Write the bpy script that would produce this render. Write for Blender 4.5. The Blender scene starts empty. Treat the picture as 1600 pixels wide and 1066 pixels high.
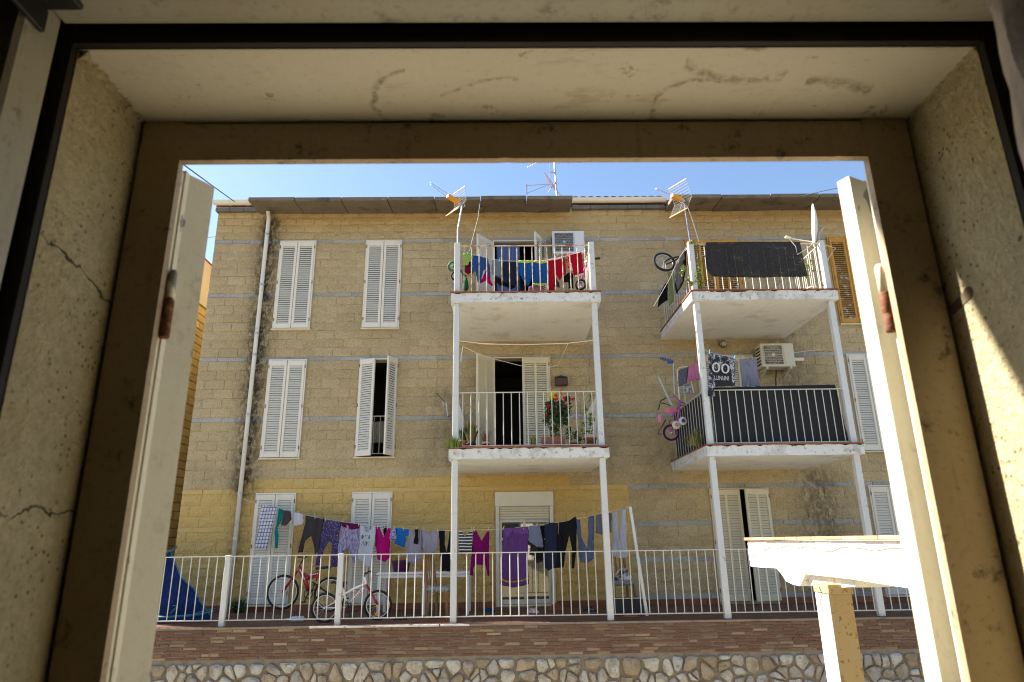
import bpy, math, random
import numpy as np
from mathutils import Vector, Matrix
from mathutils.geometry import delaunay_2d_cdt
random.seed(7)
rnd = random.Random(11)
S = bpy.context.scene
COL = S.collection

# ------------------------------------------------------------------ camera
EYE = Vector((0.0, 0.0, 1.2))                 # terrace floor of the house opposite is z = 0
PITCH, ROLL, YAW, FPX = 0.29509, -0.013933, 0.015077, 1030.0
_cp, _sp, _cy, _sy = math.cos(PITCH), math.sin(PITCH), math.cos(YAW), math.sin(YAW)
FWD = Vector((_sy*_cp, _cy*_cp, _sp)); _r0 = Vector((_cy, -_sy, 0)); _u0 = _r0.cross(FWD)
RGT = math.cos(ROLL)*_r0 + math.sin(ROLL)*_u0
UPV = -math.sin(ROLL)*_r0 + math.cos(ROLL)*_u0
cam_d = bpy.data.cameras.new('camera'); cam = bpy.data.objects.new('camera', cam_d); COL.objects.link(cam)
cam.matrix_world = Matrix(((RGT.x, UPV.x, -FWD.x, EYE.x), (RGT.y, UPV.y, -FWD.y, EYE.y), (RGT.z, UPV.z, -FWD.z, EYE.z), (0, 0, 0, 1)))
cam_d.sensor_width = 36.0; cam_d.lens = FPX/1600*36.0
cam_d.clip_start = 0.02; cam_d.clip_end = 3000
cam_d.dof.use_dof = True; cam_d.dof.focus_distance = 12.0; cam_d.dof.aperture_fstop = 6.3
S.camera = cam

# ------------------------------------------------------------------ sky, sun, exposure
SUN_EL, SUN_AZ = math.radians(42.0), math.radians(19.0)   # azimuth: from -X towards +Y
to_sun = Vector((-math.cos(SUN_EL)*math.cos(SUN_AZ), math.cos(SUN_EL)*math.sin(SUN_AZ), math.sin(SUN_EL)))
W = bpy.data.worlds.new('World'); S.world = W; W.use_nodes = True
_nt = W.node_tree; _sky = _nt.nodes.new('ShaderNodeTexSky'); _sky.sky_type = 'NISHITA'; _sky.sun_disc = False
_sky.sun_elevation = SUN_EL; _sky.sun_rotation = math.atan2(to_sun.x, to_sun.y)
_sky.air_density = 1.0; _sky.dust_density = 0.7; _sky.ozone_density = 2.2
_bg = _nt.nodes['Background']; _bg.inputs['Strength'].default_value = 0.07
_nt.links.new(_sky.outputs[0], _bg.inputs['Color'])
sun_d = bpy.data.lights.new('sun', 'SUN'); sun_d.energy = 5.0; sun_d.angle = math.radians(0.53); sun_d.color = (1.0, 0.92, 0.79)
sun = bpy.data.objects.new('sun', sun_d); COL.objects.link(sun)
sun.rotation_euler = to_sun.to_track_quat('Z', 'Y').to_euler()
S.view_settings.view_transform = 'Standard'; S.view_settings.look = 'None'
S.view_settings.exposure = 1.95; S.view_settings.gamma = 1.0; S.view_settings.use_curve_mapping = False
S.render.engine = 'CYCLES'
S.cycles.use_denoising = True
S.cycles.max_bounces = 10; S.cycles.diffuse_bounces = 6; S.cycles.transparent_max_bounces = 12
S.cycles.caustics_reflective = False; S.cycles.caustics_refractive = False
S.cycles.sample_clamp_indirect = 8.0
S.cycles.filter_width = 1.15

# ------------------------------------------------------------------ measuring helpers (metres)
def ray(px, py):
    return FWD + (px-800)/FPX*RGT - (py-533)/FPX*UPV
def at(px, py, Y):
    d = ray(px, py); t = Y/d.y
    return Vector((d.x*t, Y, d.z*t + EYE.z))
def at_x(px, py, X):
    d = ray(px, py); t = X/d.x
    return Vector((X, d.y*t, d.z*t + EYE.z))
def zz(key, pts):
    ox, oy, s = {'A': (390, 770, 8.883), 'B': (550, 800, 8.883), 'C': (700, 800, 8.2), 'D': (830, 780, 5.61), 'E': (690, 370, 11.22),
                 'F': (810, 350, 9.27), 'G': (1015, 530, 5.925), 'H': (1090, 530, 9.41), 'I': (400, 860, 7.273), 'J': (580, 860, 7.273),
                 'K': (1010, 280, 5.333), 'L': (1190, 300, 4.846), 'N': (650, 250, 6.4), 'O': (830, 590, 8.885), 'Q': (680, 590, 8.2), 'R': (235, 850, 7.9)}[key]
    return [(ox+x/s, oy+y/s) for x, y in pts]
YW, YF = 13.43, 11.0          # facade plane, balcony front plane

# ------------------------------------------------------------------ objects
def tag(o, label=None, cat=None, group=None, kind=None):
    if label: o['label'] = label
    if cat: o['category'] = cat
    if group: o['group'] = group
    if kind: o['kind'] = kind
    return o
def link_mesh(name, me, parent=None, loc=None, rz=0.0):
    o = bpy.data.objects.new(name, me); COL.objects.link(o)
    if loc is not None: o.location = loc
    if rz: o.rotation_euler = (0, 0, rz)
    if parent is not None: o.parent = parent
    return o
def empty(name, loc=(0, 0, 0), rz=0.0, parent=None):
    o = bpy.data.objects.new(name, None); COL.objects.link(o); o.location = loc; o.rotation_euler = (0, 0, rz)
    o.empty_display_size = 0.1
    if parent is not None: o.parent = parent
    return o
class MB:
    """collects shapes into one mesh; points may be given in world space with an origin to subtract"""
    def __init__(s, o=(0, 0, 0)):
        s.v = []; s.f = []; s.m = []; s.o = Vector(o); s.mi = 0
    def add(s, vs, fs):
        b = len(s.v)
        s.v += [tuple(Vector(p)-s.o) for p in vs]; s.f += [tuple(b+i for i in f) for f in fs]; s.m += [s.mi]*len(fs)
    def box(s, x0, x1, y0, y1, z0, z1):
        vs = [(x, y, z) for z in (z0, z1) for y in (y0, y1) for x in (x0, x1)]
        s.add(vs, [(0, 2, 3, 1), (4, 5, 7, 6), (0, 1, 5, 4), (2, 6, 7, 3), (0, 4, 6, 2), (1, 3, 7, 5)]); return s
    def bbox(s, x0, x1, y0, y1, z0, z1, b=0.006):
        """box with chamfered edges"""
        xs = (x0, x1); ys = (y0, y1); zs = (z0, z1); vs = []; idx = {}
        for i in (0, 1):
            for j in (0, 1):
                for k in (0, 1):
                    sx, sy, sz = (1, -1)[i]*b, (1, -1)[j]*b, (1, -1)[k]*b
                    for a in range(3):
                        p = [xs[i]+sx, ys[j]+sy, zs[k]+sz]; p[a] = (xs[i], ys[j], zs[k])[a]
                        idx[(i, j, k, a)] = len(vs); vs.append(tuple(p))
        F = []
        for a in range(3):
            o1, o2 = [(1, 2), (2, 0), (0, 1)][a]
            for e in (0, 1):
                loop = []
                for p, q in ((0, 0), (1, 0), (1, 1), (0, 1)):
                    c = [0, 0, 0]; c[a] = e; c[o1] = p; c[o2] = q; loop.append(idx[(c[0], c[1], c[2], a)])
                F.append(tuple(loop if e else loop[::-1]))
        for a in range(3):       # edges along axis a
            o1, o2 = [(1, 2), (2, 0), (0, 1)][a]
            for p in (0, 1):
                for q in (0, 1):
                    c0 = [0, 0, 0]; c0[o1] = p; c0[o2] = q; c1 = c0[:]; c1[a] = 1
                    q4 = [idx[(*c0, o1)], idx[(*c1, o1)], idx[(*c1, o2)], idx[(*c0, o2)]]
                    F.append(tuple(q4 if (p == q) == False else q4[::-1]))
        for i in (0, 1):
            for j in (0, 1):
                for k in (0, 1):
                    t = [idx[(i, j, k, 0)], idx[(i, j, k, 1)], idx[(i, j, k, 2)]]
                    F.append(tuple(t if (i+j+k) % 2 else t[::-1]))
        s.add(vs, F); return s
    def tube(s, pts, r, n=6, cap=True, r1=None):
        pts = [Vector(p) for p in pts]; m = len(pts); vs = []; fs = []
        for i, p in enumerate(pts):
            d = (pts[min(i+1, m-1)]-pts[max(i-1, 0)])
            if d.length < 1e-9: d = Vector((0, 0, 1))
            d.normalize(); ref = Vector((0, 0, 1)) if abs(d.z) < .9 else Vector((1, 0, 0))
            a = d.cross(ref).normalized(); b = a.cross(d)
            rr = r if r1 is None else r+(r1-r)*i/max(1, m-1)
            vs += [p+rr*(math.cos(2*math.pi*k/n)*a+math.sin(2*math.pi*k/n)*b) for k in range(n)]
        for i in range(m-1):
            for k in range(n):
                k2 = (k+1) % n; fs.append((i*n+k, i*n+k2, (i+1)*n+k2, (i+1)*n+k))
        if cap: fs.append(tuple(range(n))[::-1]); fs.append(tuple((m-1)*n+k for k in range(n)))
        s.add(vs, fs); return s
    def bar(s, p, q, w, h, up=(0, 0, 1)):
        p, q = Vector(p), Vector(q); d = (q-p).normalized(); a = d.cross(Vector(up))
        if a.length < 1e-6: a = d.cross(Vector((1, 0, 0)))
        a.normalize(); b = a.cross(d)
        vs = [c+sa*a*w/2+sb*b*h/2 for c in (p, q) for sa, sb in ((-1, -1), (1, -1), (1, 1), (-1, 1))]
        s.add(vs, [(0, 1, 2, 3), (7, 6, 5, 4), (0, 4, 5, 1), (1, 5, 6, 2), (2, 6, 7, 3), (3, 7, 4, 0)]); return s
    def ring(s, c, ax, R, r, n=28, k=6, flat=1.0):
        """torus round axis ax"""
        c = Vector(c); ax = Vector(ax).normalized(); ref = Vector((0, 0, 1)) if abs(ax.z) < .9 else Vector((1, 0, 0))
        a = ax.cross(ref).normalized(); b = ax.cross(a); vs = []; fs = []
        for i in range(n):
            t = 2*math.pi*i/n; e = math.cos(t)*a+math.sin(t)*b
            for j in range(k):
                u = 2*math.pi*j/k; vs.append(c+(R+r*math.cos(u))*e+r*flat*math.sin(u)*ax)
        for i in range(n):
            for j in range(k):
                i2, j2 = (i+1) % n, (j+1) % k; fs.append((i*k+j, i2*k+j, i2*k+j2, i*k+j2))
        s.add(vs, fs); return s
    def lathe(s, c, prof, n=16, ax=(0, 0, 1)):
        c = Vector(c); ax = Vector(ax).normalized(); ref = Vector((0, 1, 0)) if abs(ax.y) < .9 else Vector((1, 0, 0))
        a = ax.cross(ref).normalized(); b = ax.cross(a); vs = []; fs = []
        for r, h in prof:
            vs += [c+h*ax+r*(math.cos(2*math.pi*k/n)*a+math.sin(2*math.pi*k/n)*b) for k in range(n)]
        for i in range(len(prof)-1):
            for k in range(n):
                k2 = (k+1) % n; fs.append((i*n+k, i*n+k2, (i+1)*n+k2, (i+1)*n+k))
        fs.append(tuple(range(n))[::-1]); fs.append(tuple((len(prof)-1)*n+k for k in range(n)))
        s.add(vs, fs); return s
    def prism(s, poly, d):
        d = Vector(d); p = [Vector(q) for q in poly]; n = len(p)
        s.add(p+[q+d for q in p], [tuple(range(n))[::-1], tuple(range(n, 2*n))]+[(i, (i+1) % n, n+(i+1) % n, n+i) for i in range(n)]); return s
    def mesh(s, name, mats, smooth=False):
        me = bpy.data.meshes.new(name); me.from_pydata(s.v, [], s.f)
        for m in (mats if isinstance(mats, (list, tuple)) else [mats]): me.materials.append(m)
        if any(s.m): me.polygons.foreach_set('material_index', s.m)
        if smooth: me.polygons.foreach_set('use_smooth', [True]*len(me.polygons))
        me.update()
        import bmesh
        bm = bmesh.new(); bm.from_mesh(me); bmesh.ops.recalc_face_normals(bm, faces=bm.faces); bm.to_mesh(me); bm.free()
        return me
    def build(s, name, mats, parent=None, smooth=False, loc=None):
        return link_mesh(name, s.mesh(name, mats, smooth), parent, loc if loc is not None else tuple(s.o) if parent is None else None)
def thing(name, label, cat, loc=(0, 0, 0), group=None):
    return tag(empty(name, loc), label, cat, group)
def part(parent, name, mb, mat, smooth=False):
    """mb holds world coordinates relative to the parent's origin (mb.o == parent world position)"""
    return link_mesh(name, mb.mesh(name, mat, smooth), parent)
def sub(T):
    return MB(T.matrix_basis.translation if T.parent is None else (0, 0, 0))

# ------------------------------------------------------------------ materials
class Nd:
    def __init__(s, name):
        s.mat = bpy.data.materials.new(name); s.mat.use_nodes = True; s.nt = s.mat.node_tree; s.b = s.nt.nodes['Principled BSDF']
        g = s.n('ShaderNodeNewGeometry'); s.pos = g.outputs['Position']; s.isl = g.outputs['Random Per Island']
        s.norm = g.outputs['Normal']
        tc = s.n('ShaderNodeTexCoord'); s.loc = tc.outputs['Object']
        oi = s.n('ShaderNodeObjectInfo'); s.orand = oi.outputs['Random']
    def n(s, t): return s.nt.nodes.new(t)
    def put(s, sock, v):
        if isinstance(v, bpy.types.NodeSocket): s.nt.links.new(v, sock)
        elif isinstance(v, (tuple, list)) and len(v) == 3 and sock.type == 'RGBA': sock.default_value = (*v, 1)
        else: sock.default_value = v
    def math(s, op, a, b=0.0, c=None, clamp=False):
        m = s.n('ShaderNodeMath'); m.operation = op; m.use_clamp = clamp; s.put(m.inputs[0], a); s.put(m.inputs[1], b)
        if c is not None: s.put(m.inputs[2], c)
        return m.outputs[0]
    def mapping(s, v, scale=(1, 1, 1), loc=(0, 0, 0), rot=(0, 0, 0)):
        m = s.n('ShaderNodeMapping'); s.put(m.inputs['Vector'], v); m.inputs['Scale'].default_value = scale
        m.inputs['Location'].default_value = loc; m.inputs['Rotation'].default_value = rot; return m.outputs[0]
    def noise(s, scale, detail=4.0, v=None, rough=0.55, dist=0.0):
        m = s.n('ShaderNodeTexNoise'); s.put(m.inputs['Vector'], s.pos if v is None else v); m.inputs['Scale'].default_value = scale
        m.inputs['Detail'].default_value = detail; m.inputs['Roughness'].default_value = rough; m.inputs['Distortion'].default_value = dist
        return m.outputs['Fac']
    def vor(s, scale, v=None, feature='F1'):
        m = s.n('ShaderNodeTexVoronoi'); m.feature = feature; s.put(m.inputs['Vector'], s.pos if v is None else v); m.inputs['Scale'].default_value = scale
        return m
    def step(s, v, lo, hi):
        m = s.n('ShaderNodeMapRange'); m.interpolation_type = 'SMOOTHSTEP'; s.put(m.inputs['Value'], v)
        m.inputs['From Min'].default_value = lo; m.inputs['From Max'].default_value = hi; return m.outputs[0]
    def mix(s, f, a, b, mode='MIX'):
        m = s.n('ShaderNodeMix'); m.data_type = 'RGBA'; m.blend_type = mode; m.clamp_factor = True
        s.put(m.inputs[0], f); s.put(m.inputs[6], a); s.put(m.inputs[7], b); return m.outputs[2]
    def xyz(s, v=None):
        m = s.n('ShaderNodeSeparateXYZ'); s.put(m.inputs[0], s.pos if v is None else v); return m.outputs
    def bump(s, h, strength=0.5, dist=0.01, prev=None):
        m = s.n('ShaderNodeBump'); m.inputs['Strength'].default_value = strength; m.inputs['Distance'].default_value = dist; s.put(m.inputs['Height'], h)
        if prev is not None: s.put(m.inputs['Normal'], prev)
        s.nt.links.new(m.outputs[0], s.b.inputs['Normal']); return m.outputs[0]
    def out(s, col=None, rough=None, metal=None, spec=None):
        if col is not None: s.put(s.b.inputs['Base Color'], col)
        if rough is not None: s.put(s.b.inputs['Roughness'], rough)
        if metal is not None: s.put(s.b.inputs['Metallic'], metal)
        if spec is not None: s.put(s.b.inputs['Specular IOR Level'], spec)
        return s.mat
def mul(c, k): return tuple(min(1.0, x*k) for x in c)
def M(name, col, rough=0.75, var=0.18, scale=5.0, spots=(), bump=0.0, bscale=60.0, bdist=0.004, metal=0.0, isl=0.0, spec=0.3, local=False):
    """a plain surface with uneven colour; spots = (colour, noise scale, low, high, amount)"""
    d = Nd(name); v = d.loc if local else d.pos
    c = d.mix(d.noise(scale, 5, v), mul(col, 1-var), mul(col, 1+var))
    if isl:
        k = d.math('ADD', d.isl, d.orand); k = d.math('FRACT', k)
        c = d.mix(k, d.mix(1.0, c, (1-isl,)*3, 'MULTIPLY'), d.mix(1.0, c, (1+isl,)*3, 'MULTIPLY'))
    for sc, ssc, lo, hi, am in spots:
        f = d.math('MULTIPLY', d.step(d.noise(ssc, 6, v, 0.65), lo, hi), am); c = d.mix(f, c, sc)
    if bump: d.bump(d.noise(bscale, 5, v, 0.6), bump, bdist)
    return d.out(c, rough, metal, spec)
# ------------------------------------------------------------------ facade block material (paint and stains keep to the wall itself)
def block_material(name, smooth=False, core=False, grey=False):
    d = Nd(name); X, Y, Z = d.xyz()
    k = d.math('FRACT', d.math('ADD', d.isl, d.orand))
    if grey: a, b = (0.33, 0.335, 0.325), (0.43, 0.425, 0.40)
    elif core: a, b = (0.60, 0.48, 0.28), (0.66, 0.54, 0.33)
    else: a, b = (0.485, 0.385, 0.22), (0.55, 0.445, 0.265)
    c = d.mix(k, a, b)
    c = d.mix(d.step(d.noise(0.55, 3), 0.35, 0.7), c, d.mix(1.0, c, (0.88, 0.87, 0.88), 'MULTIPLY'))
    c = d.mix(d.math('MULTIPLY', d.step(d.noise(38, 6, None, 0.8), 0.40, 0.66), 0.75), c, d.mix(1.0, c, (0.62, 0.58, 0.52), 'MULTIPLY'))
    c = d.mix(d.math('MULTIPLY', d.step(d.noise(3.1, 5), 0.58, 0.8), 0.35), c, (0.50, 0.44, 0.31))
    # warmer colour on the courses right under the eaves canopies
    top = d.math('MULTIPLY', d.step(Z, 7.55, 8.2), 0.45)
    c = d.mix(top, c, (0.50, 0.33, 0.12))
    # ochre paint of the ground floor
    zb = d.math('ADD', Z, d.math('MULTIPLY', d.math('SUBTRACT', d.noise(7, 3), 0.5), 0.02))
    lo = d.math('MULTIPLY', d.math('LESS_THAN', zb, 2.262), d.math('LESS_THAN', X, 2.48))
    hi = d.math('MULTIPLY', d.math('LESS_THAN', zb, 2.455), d.math('MULTIPLY', d.math('GREATER_THAN', X, -5.32), d.math('LESS_THAN', X, 1.30)))
    paint = d.math('MAXIMUM', lo, hi)
    pc = d.mix(d.noise(1.3, 5), (0.54, 0.37, 0.12), (0.62, 0.44, 0.17))
    pc = d.mix(d.math('MULTIPLY', d.step(d.noise(30, 5), 0.4, 0.8), 0.4), pc, (0.30, 0.20, 0.06))
    c = d.mix(d.math('MULTIPLY', paint, 0.93), c, pc)
    # soot-black run-off beside the drainpipe, beside the far post and weaker veils
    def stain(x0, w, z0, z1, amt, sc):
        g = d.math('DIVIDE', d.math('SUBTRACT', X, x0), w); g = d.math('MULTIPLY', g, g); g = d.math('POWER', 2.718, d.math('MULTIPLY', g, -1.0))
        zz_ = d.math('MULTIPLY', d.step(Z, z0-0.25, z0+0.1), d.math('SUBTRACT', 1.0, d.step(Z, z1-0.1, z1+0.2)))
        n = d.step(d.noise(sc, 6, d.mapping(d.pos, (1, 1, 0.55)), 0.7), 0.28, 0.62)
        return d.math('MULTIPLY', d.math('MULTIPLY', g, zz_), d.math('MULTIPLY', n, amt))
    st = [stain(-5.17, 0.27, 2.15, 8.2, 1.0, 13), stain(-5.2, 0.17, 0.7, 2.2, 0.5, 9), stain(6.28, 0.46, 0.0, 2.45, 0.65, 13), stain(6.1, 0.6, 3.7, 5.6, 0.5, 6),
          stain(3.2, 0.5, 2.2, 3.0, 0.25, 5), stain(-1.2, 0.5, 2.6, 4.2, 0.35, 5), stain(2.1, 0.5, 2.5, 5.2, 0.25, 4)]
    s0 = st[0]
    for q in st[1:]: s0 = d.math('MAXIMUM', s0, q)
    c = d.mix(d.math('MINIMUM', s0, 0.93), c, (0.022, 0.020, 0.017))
    h1 = d.noise(22 if not smooth else 12, 6, None, 0.65); d.bump(h1, 0.25 if smooth else 1.0, 0.008 if smooth else 0.03)
    return d.out(c, 0.95, 0, 0.15)
m_block = block_material('split face block'); m_core = block_material('wall mortar', core=True); m_band = block_material('grey band stone', True, grey=True)
m_room = M('interior plaster', (0.42, 0.40, 0.36), 0.9)
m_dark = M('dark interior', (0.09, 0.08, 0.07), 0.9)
m_white = M('white paint', (0.68, 0.64, 0.55), 0.55, 0.06, 4, spots=[((0.45, 0.42, 0.36), 2.5, 0.55, 0.85, 0.35)])
m_cream = M('cream paint', (0.62, 0.56, 0.41), 0.55, 0.08, 4, spots=[((0.40, 0.34, 0.22), 3, 0.55, 0.85, 0.35)])
m_orange = M('ochre shutter paint', (0.50, 0.25, 0.035), 0.5, 0.15, 4, spots=[((0.55, 0.50, 0.42), 16, 0.60, 0.66, 0.7)])
m_louv_orange = M('flaking ochre louvre', (0.36, 0.19, 0.05), 0.6, 0.2, 4, spots=[((0.6, 0.57, 0.5), 9, 0.55, 0.62, 0.9)])
m_post = M('white metal post', (0.55, 0.56, 0.55), 0.45, 0.07, 3, spots=[((0.30, 0.14, 0.05), 4.0, 0.61, 0.72, 0.8), ((0.33, 0.31, 0.27), 16, 0.56, 0.72, 0.55)])
m_rail = M('white rail paint', (0.56, 0.55, 0.50), 0.5, 0.1, 3, spots=[((0.28, 0.13, 0.05), 9, 0.62, 0.74, 0.7)])
m_rust = M('rusty rail paint', (0.60, 0.55, 0.45), 0.6, 0.1, 3, spots=[((0.26, 0.11, 0.04), 7, 0.46, 0.62, 0.85)])
m_slab = M('flaking white slab paint', (0.62, 0.62, 0.59), 0.85, 0.06, 2.5, spots=[((0.36, 0.34, 0.29), 3.4, 0.50, 0.64, 0.7), ((0.15, 0.135, 0.10), 13, 0.55, 0.64, 0.75), ((0.60, 0.62, 0.62), 1.2, 0.4, 0.7, 0.5)], bump=0.5, bscale=18, bdist=0.01)
m_under = M('white slab underside', (0.74, 0.745, 0.725), 0.9, 0.06, 1.6, spots=[((0.50, 0.48, 0.41), 2.2, 0.50, 0.70, 0.6), ((0.34, 0.31, 0.25), 7, 0.62, 0.72, 0.5)], bump=0.5, bscale=9, bdist=0.02)
m_terra = M('terracotta', (0.23, 0.085, 0.045), 0.8, 0.25, 6, spots=[((0.10, 0.07, 0.05), 8, 0.5, 0.8, 0.5)], isl=0.2)
m_floor = M('red terrace tile', (0.13, 0.06, 0.04), 0.6, 0.25, 3, spots=[((0.20, 0.16, 0.13), 5, 0.55, 0.8, 0.5)], isl=0.15)
m_conc = M('weathered concrete', (0.165, 0.138, 0.10), 0.95, 0.3, 2.4, spots=[((0.055, 0.048, 0.040), 3.2, 0.48, 0.72, 0.8), ((0.30, 0.27, 0.21), 4.5, 0.62, 0.75, 0.6)], bump=0.5, bscale=30, bdist=0.008, isl=0.12)
m_cornice = M('dark cornice stone', (0.13, 0.13, 0.125), 0.95, 0.3, 5, isl=0.15)
m_pvc = M('cream gutter plastic', (0.70, 0.68, 0.58), 0.45, 0.06, 3, spots=[((0.4, 0.36, 0.27), 4, 0.6, 0.8, 0.4)])
m_black = M('black plastic', (0.02, 0.02, 0.021), 0.55, 0.2)
m_steel = M('galvanised steel', (0.42, 0.43, 0.44), 0.4, 0.15, 20, metal=0.6)
m_cord = M('pale cord', (0.55, 0.54, 0.50), 0.8)

# ------------------------------------------------------------------ ground and street
def sheet(name, x0, x1, y0, y1, z, nx, ny, mat, amp=0.0):
    mb = MB(); R_ = random.Random(3)
    vs = [(x0+(x1-x0)*i/nx, y0+(y1-y0)*j/ny, z+R_.uniform(-amp, amp)) for j in range(ny+1) for i in range(nx+1)]
    mb.add(vs, [(j*(nx+1)+i, j*(nx+1)+i+1, (j+1)*(nx+1)+i+1, (j+1)*(nx+1)+i) for j in range(ny) for i in range(nx)])
    o = mb.build(name, mat); tag(o, kind='structure'); return o
m_street = M('pale dusty asphalt', (0.33, 0.30, 0.24), 0.95, 0.2, 0.6, spots=[((0.12, 0.115, 0.105), 1.4, 0.5, 0.7, 0.6)], bump=0.4, bscale=90)
m_earth = M('dry earth', (0.22, 0.18, 0.12), 0.95, 0.25, 0.05)
sheet('ground', -900, 900, -900, 900, -2.64, 8, 8, m_earth)
sheet('street', -60, 60, 1.05, 10.95, -2.6, 40, 10, m_street, 0.004)

# ------------------------------------------------------------------ house opposite
B = thing('apartment_building', 'three-storey tan block apartment building with white shutters and balconies', 'building', (2.0, YW, 0.0))
def bp(): return MB(B.location)
XL, XR = -6.37, 11.2
C1, C2, C3 = (-4.88, -4.13), (-2.98, -2.23), (7.32, 8.07)
D1, D2 = (-0.17, 0.97), (4.12, 5.26)
FZ = [(0.12, 2.16), (2.87, 4.90), (5.60, 7.63)]
DZ = [(0.05, 2.14), (2.72, 4.90), (5.46, 7.60)]
HOLES = [(c[0], c[1], z[0], z[1]) for c in (C1, C2, C3) for z in FZ]+[(c[0], c[1], z[0], z[1]) for c in (D1, D2) for z in DZ]
core = bp()
zs = sorted({-0.05, 8.46} | {h[2] for h in HOLES} | {h[3] for h in HOLES})
for z0, z1 in zip(zs, zs[1:]):
    cut = sorted([(h[0], h[1]) for h in HOLES if h[2] < (z0+z1)/2 < h[3]]); x = XL+0.02
    for a, b in cut+[(XR, XR)]:
        if a-x > 0.01: core.box(x, a, YW+0.0125, YW+0.25, z0, z1)
        x = b
part(B, 'wall', core, m_core)
shell = bp(); shell.box(XL+0.02, XL+0.25, YW+0.26, 21, -0.05, 8.45); shell.box(XR-0.25, XR, YW+0.26, 21, -0.05, 8.45); shell.box(XL+0.02, XR, 21, 21.2, -0.05, 8.45)
part(B, 'side_wall', shell, m_core)
inn = bp()
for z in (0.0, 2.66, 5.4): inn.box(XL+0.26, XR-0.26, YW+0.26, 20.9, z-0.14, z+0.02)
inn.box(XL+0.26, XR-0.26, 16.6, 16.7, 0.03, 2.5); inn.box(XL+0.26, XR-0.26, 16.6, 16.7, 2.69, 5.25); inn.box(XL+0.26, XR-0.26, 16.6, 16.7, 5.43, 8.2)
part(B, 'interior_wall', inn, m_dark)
rf = bp(); rf.prism([(XL-0.05, 13.40, 8.60), (XL-0.05, 17.3, 9.45), (XL-0.05, 21.4, 8.62), (XL-0.05, 21.4, 8.5), (XL-0.05, 13.40, 8.5)], (XR-XL+0.1, 0, 0))
part(B, 'roof', rf, m_terra)
# courses of split-face blocks and grey bands
BANDS = [0.11, 0.78, 1.45, 2.17, 3.61, 4.89, 6.33, 7.60]
COURSES = [(0.20, 0.78, 3), (0.87, 1.45, 3), (1.54, 2.17, 3), (2.26, 3.61, 7), (3.70, 4.89, 6), (4.98, 6.33, 7), (6.42, 7.60, 6), (7.69, 8.40, 4)]
def rows():
    for z0, z1, n in COURSES:
        for i in range(n): yield z0+(z1-z0)*i/n, z0+(z1-z0)*(i+1)/n
def segs(za, zb, x0, x1, pitch, off):
    """block positions along a row, cut at the openings"""
    zm = (za+zb)/2; cut = sorted([(h[0]-0.02, h[1]+0.02) for h in HOLES if h[2]-0.02 < zm < h[3]+0.02]); out = []; a = x0-off
    while a < x1:
        s, e = max(a, x0), min(a+pitch, x1); pieces = [(s, e)]
        for c0, c1 in cut:
            nx = []
            for p, q in pieces:
                if q <= c0 or p >= c1: nx.append((p, q)); continue
                if p < c0: nx.append((p, c0))
                if q > c1: nx.append((c1, q))
            pieces = nx
        out += [(p, q) for p, q in pieces if q-p > 0.05]; a += pitch
    return out
def rough_block(seed, amp, nx=4, nz=3):
    """unit block: x 0..1, z 0..1, face towards -y"""
    R_ = random.Random(seed); vs = []; fs = []
    for j in range(nz+1):
        for i in range(nx+1):
            ed = i in (0, nx) or j in (0, nz)
            jx = 0 if i in (0, nx) else R_.uniform(-.06, .06); jz = 0 if j in (0, nz) else R_.uniform(-.08, .08)
            vs.append((i/nx+jx, (R_.uniform(0.0, 0.008) if ed else -R_.uniform(0.1, 1.0)*amp), j/nz+jz))
    g = lambda i, j: j*(nx+1)+i
    for j in range(nz):
        for i in range(nx): fs.append((g(i, j), g(i+1, j), g(i+1, j+1), g(i, j+1)))
    rim = [g(i, 0) for i in range(nx)]+[g(nx, j) for j in range(nz)]+[g(nx-i, nz) for i in range(nx)]+[g(0, nz-j) for j in range(nz)]
    b = len(vs)
    for r in rim: vs.append((vs[r][0], 0.06, vs[r][2]))
    for i in range(len(rim)):
        i2 = (i+1) % len(rim); fs.append((rim[i], b+i, b+i2, rim[i2]))
    return vs, fs
def piece_set(parent, name, stuff_name, items, variants, mat, limit, rank, Y, sharp=True):
    """items: (x0, x1, z0, z1); the first `limit` by rank become objects that share meshes, the rest one mesh"""
    items = sorted(items, key=rank); ms = []
    for i, (v, f) in enumerate(variants):
        me = bpy.data.meshes.new(name); me.from_pydata(v, [], f); me.materials.append(mat); me.update(); ms.append(me)
    R_ = random.Random(5); o0 = parent.location
    for x0, x1, z0, z1 in items[:limit]:
        o = bpy.data.objects.new(name, ms[R_.randrange(len(ms))]); COL.objects.link(o); o.parent = parent
        o.location = (x0-o0.x, Y+R_.uniform(-.006, .006)-o0.y, z0-o0.z); o.scale = (x1-x0, 1, z1-z0)
    if items[limit:]:
        V = []; F = []
        for x0, x1, z0, z1 in items[limit:]:
            v, f = variants[R_.randrange(len(variants))]; b = len(V); dy = R_.uniform(-.006, .006)
            V += [(x0+(x1-x0)*p[0]-o0.x, Y+p[1]+dy-o0.y, z0+(z1-z0)*p[2]-o0.z) for p in v]; F += [tuple(b+i for i in q) for q in f]
        me = bpy.data.meshes.new(stuff_name); me.from_pydata(V, [], F); me.materials.append(mat); me.update()
        tag(link_mesh(stuff_name, me, parent), kind='stuff')
blocks = []
for n, (za, zb) in enumerate(rows()):
    for p, q in segs(za, zb, XL, XR, 0.40, 0.2*(n % 2)+rnd.uniform(0, .03)):
        blocks.append((p+0.0048, q-0.0048, za+0.004, zb-0.004))
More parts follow.
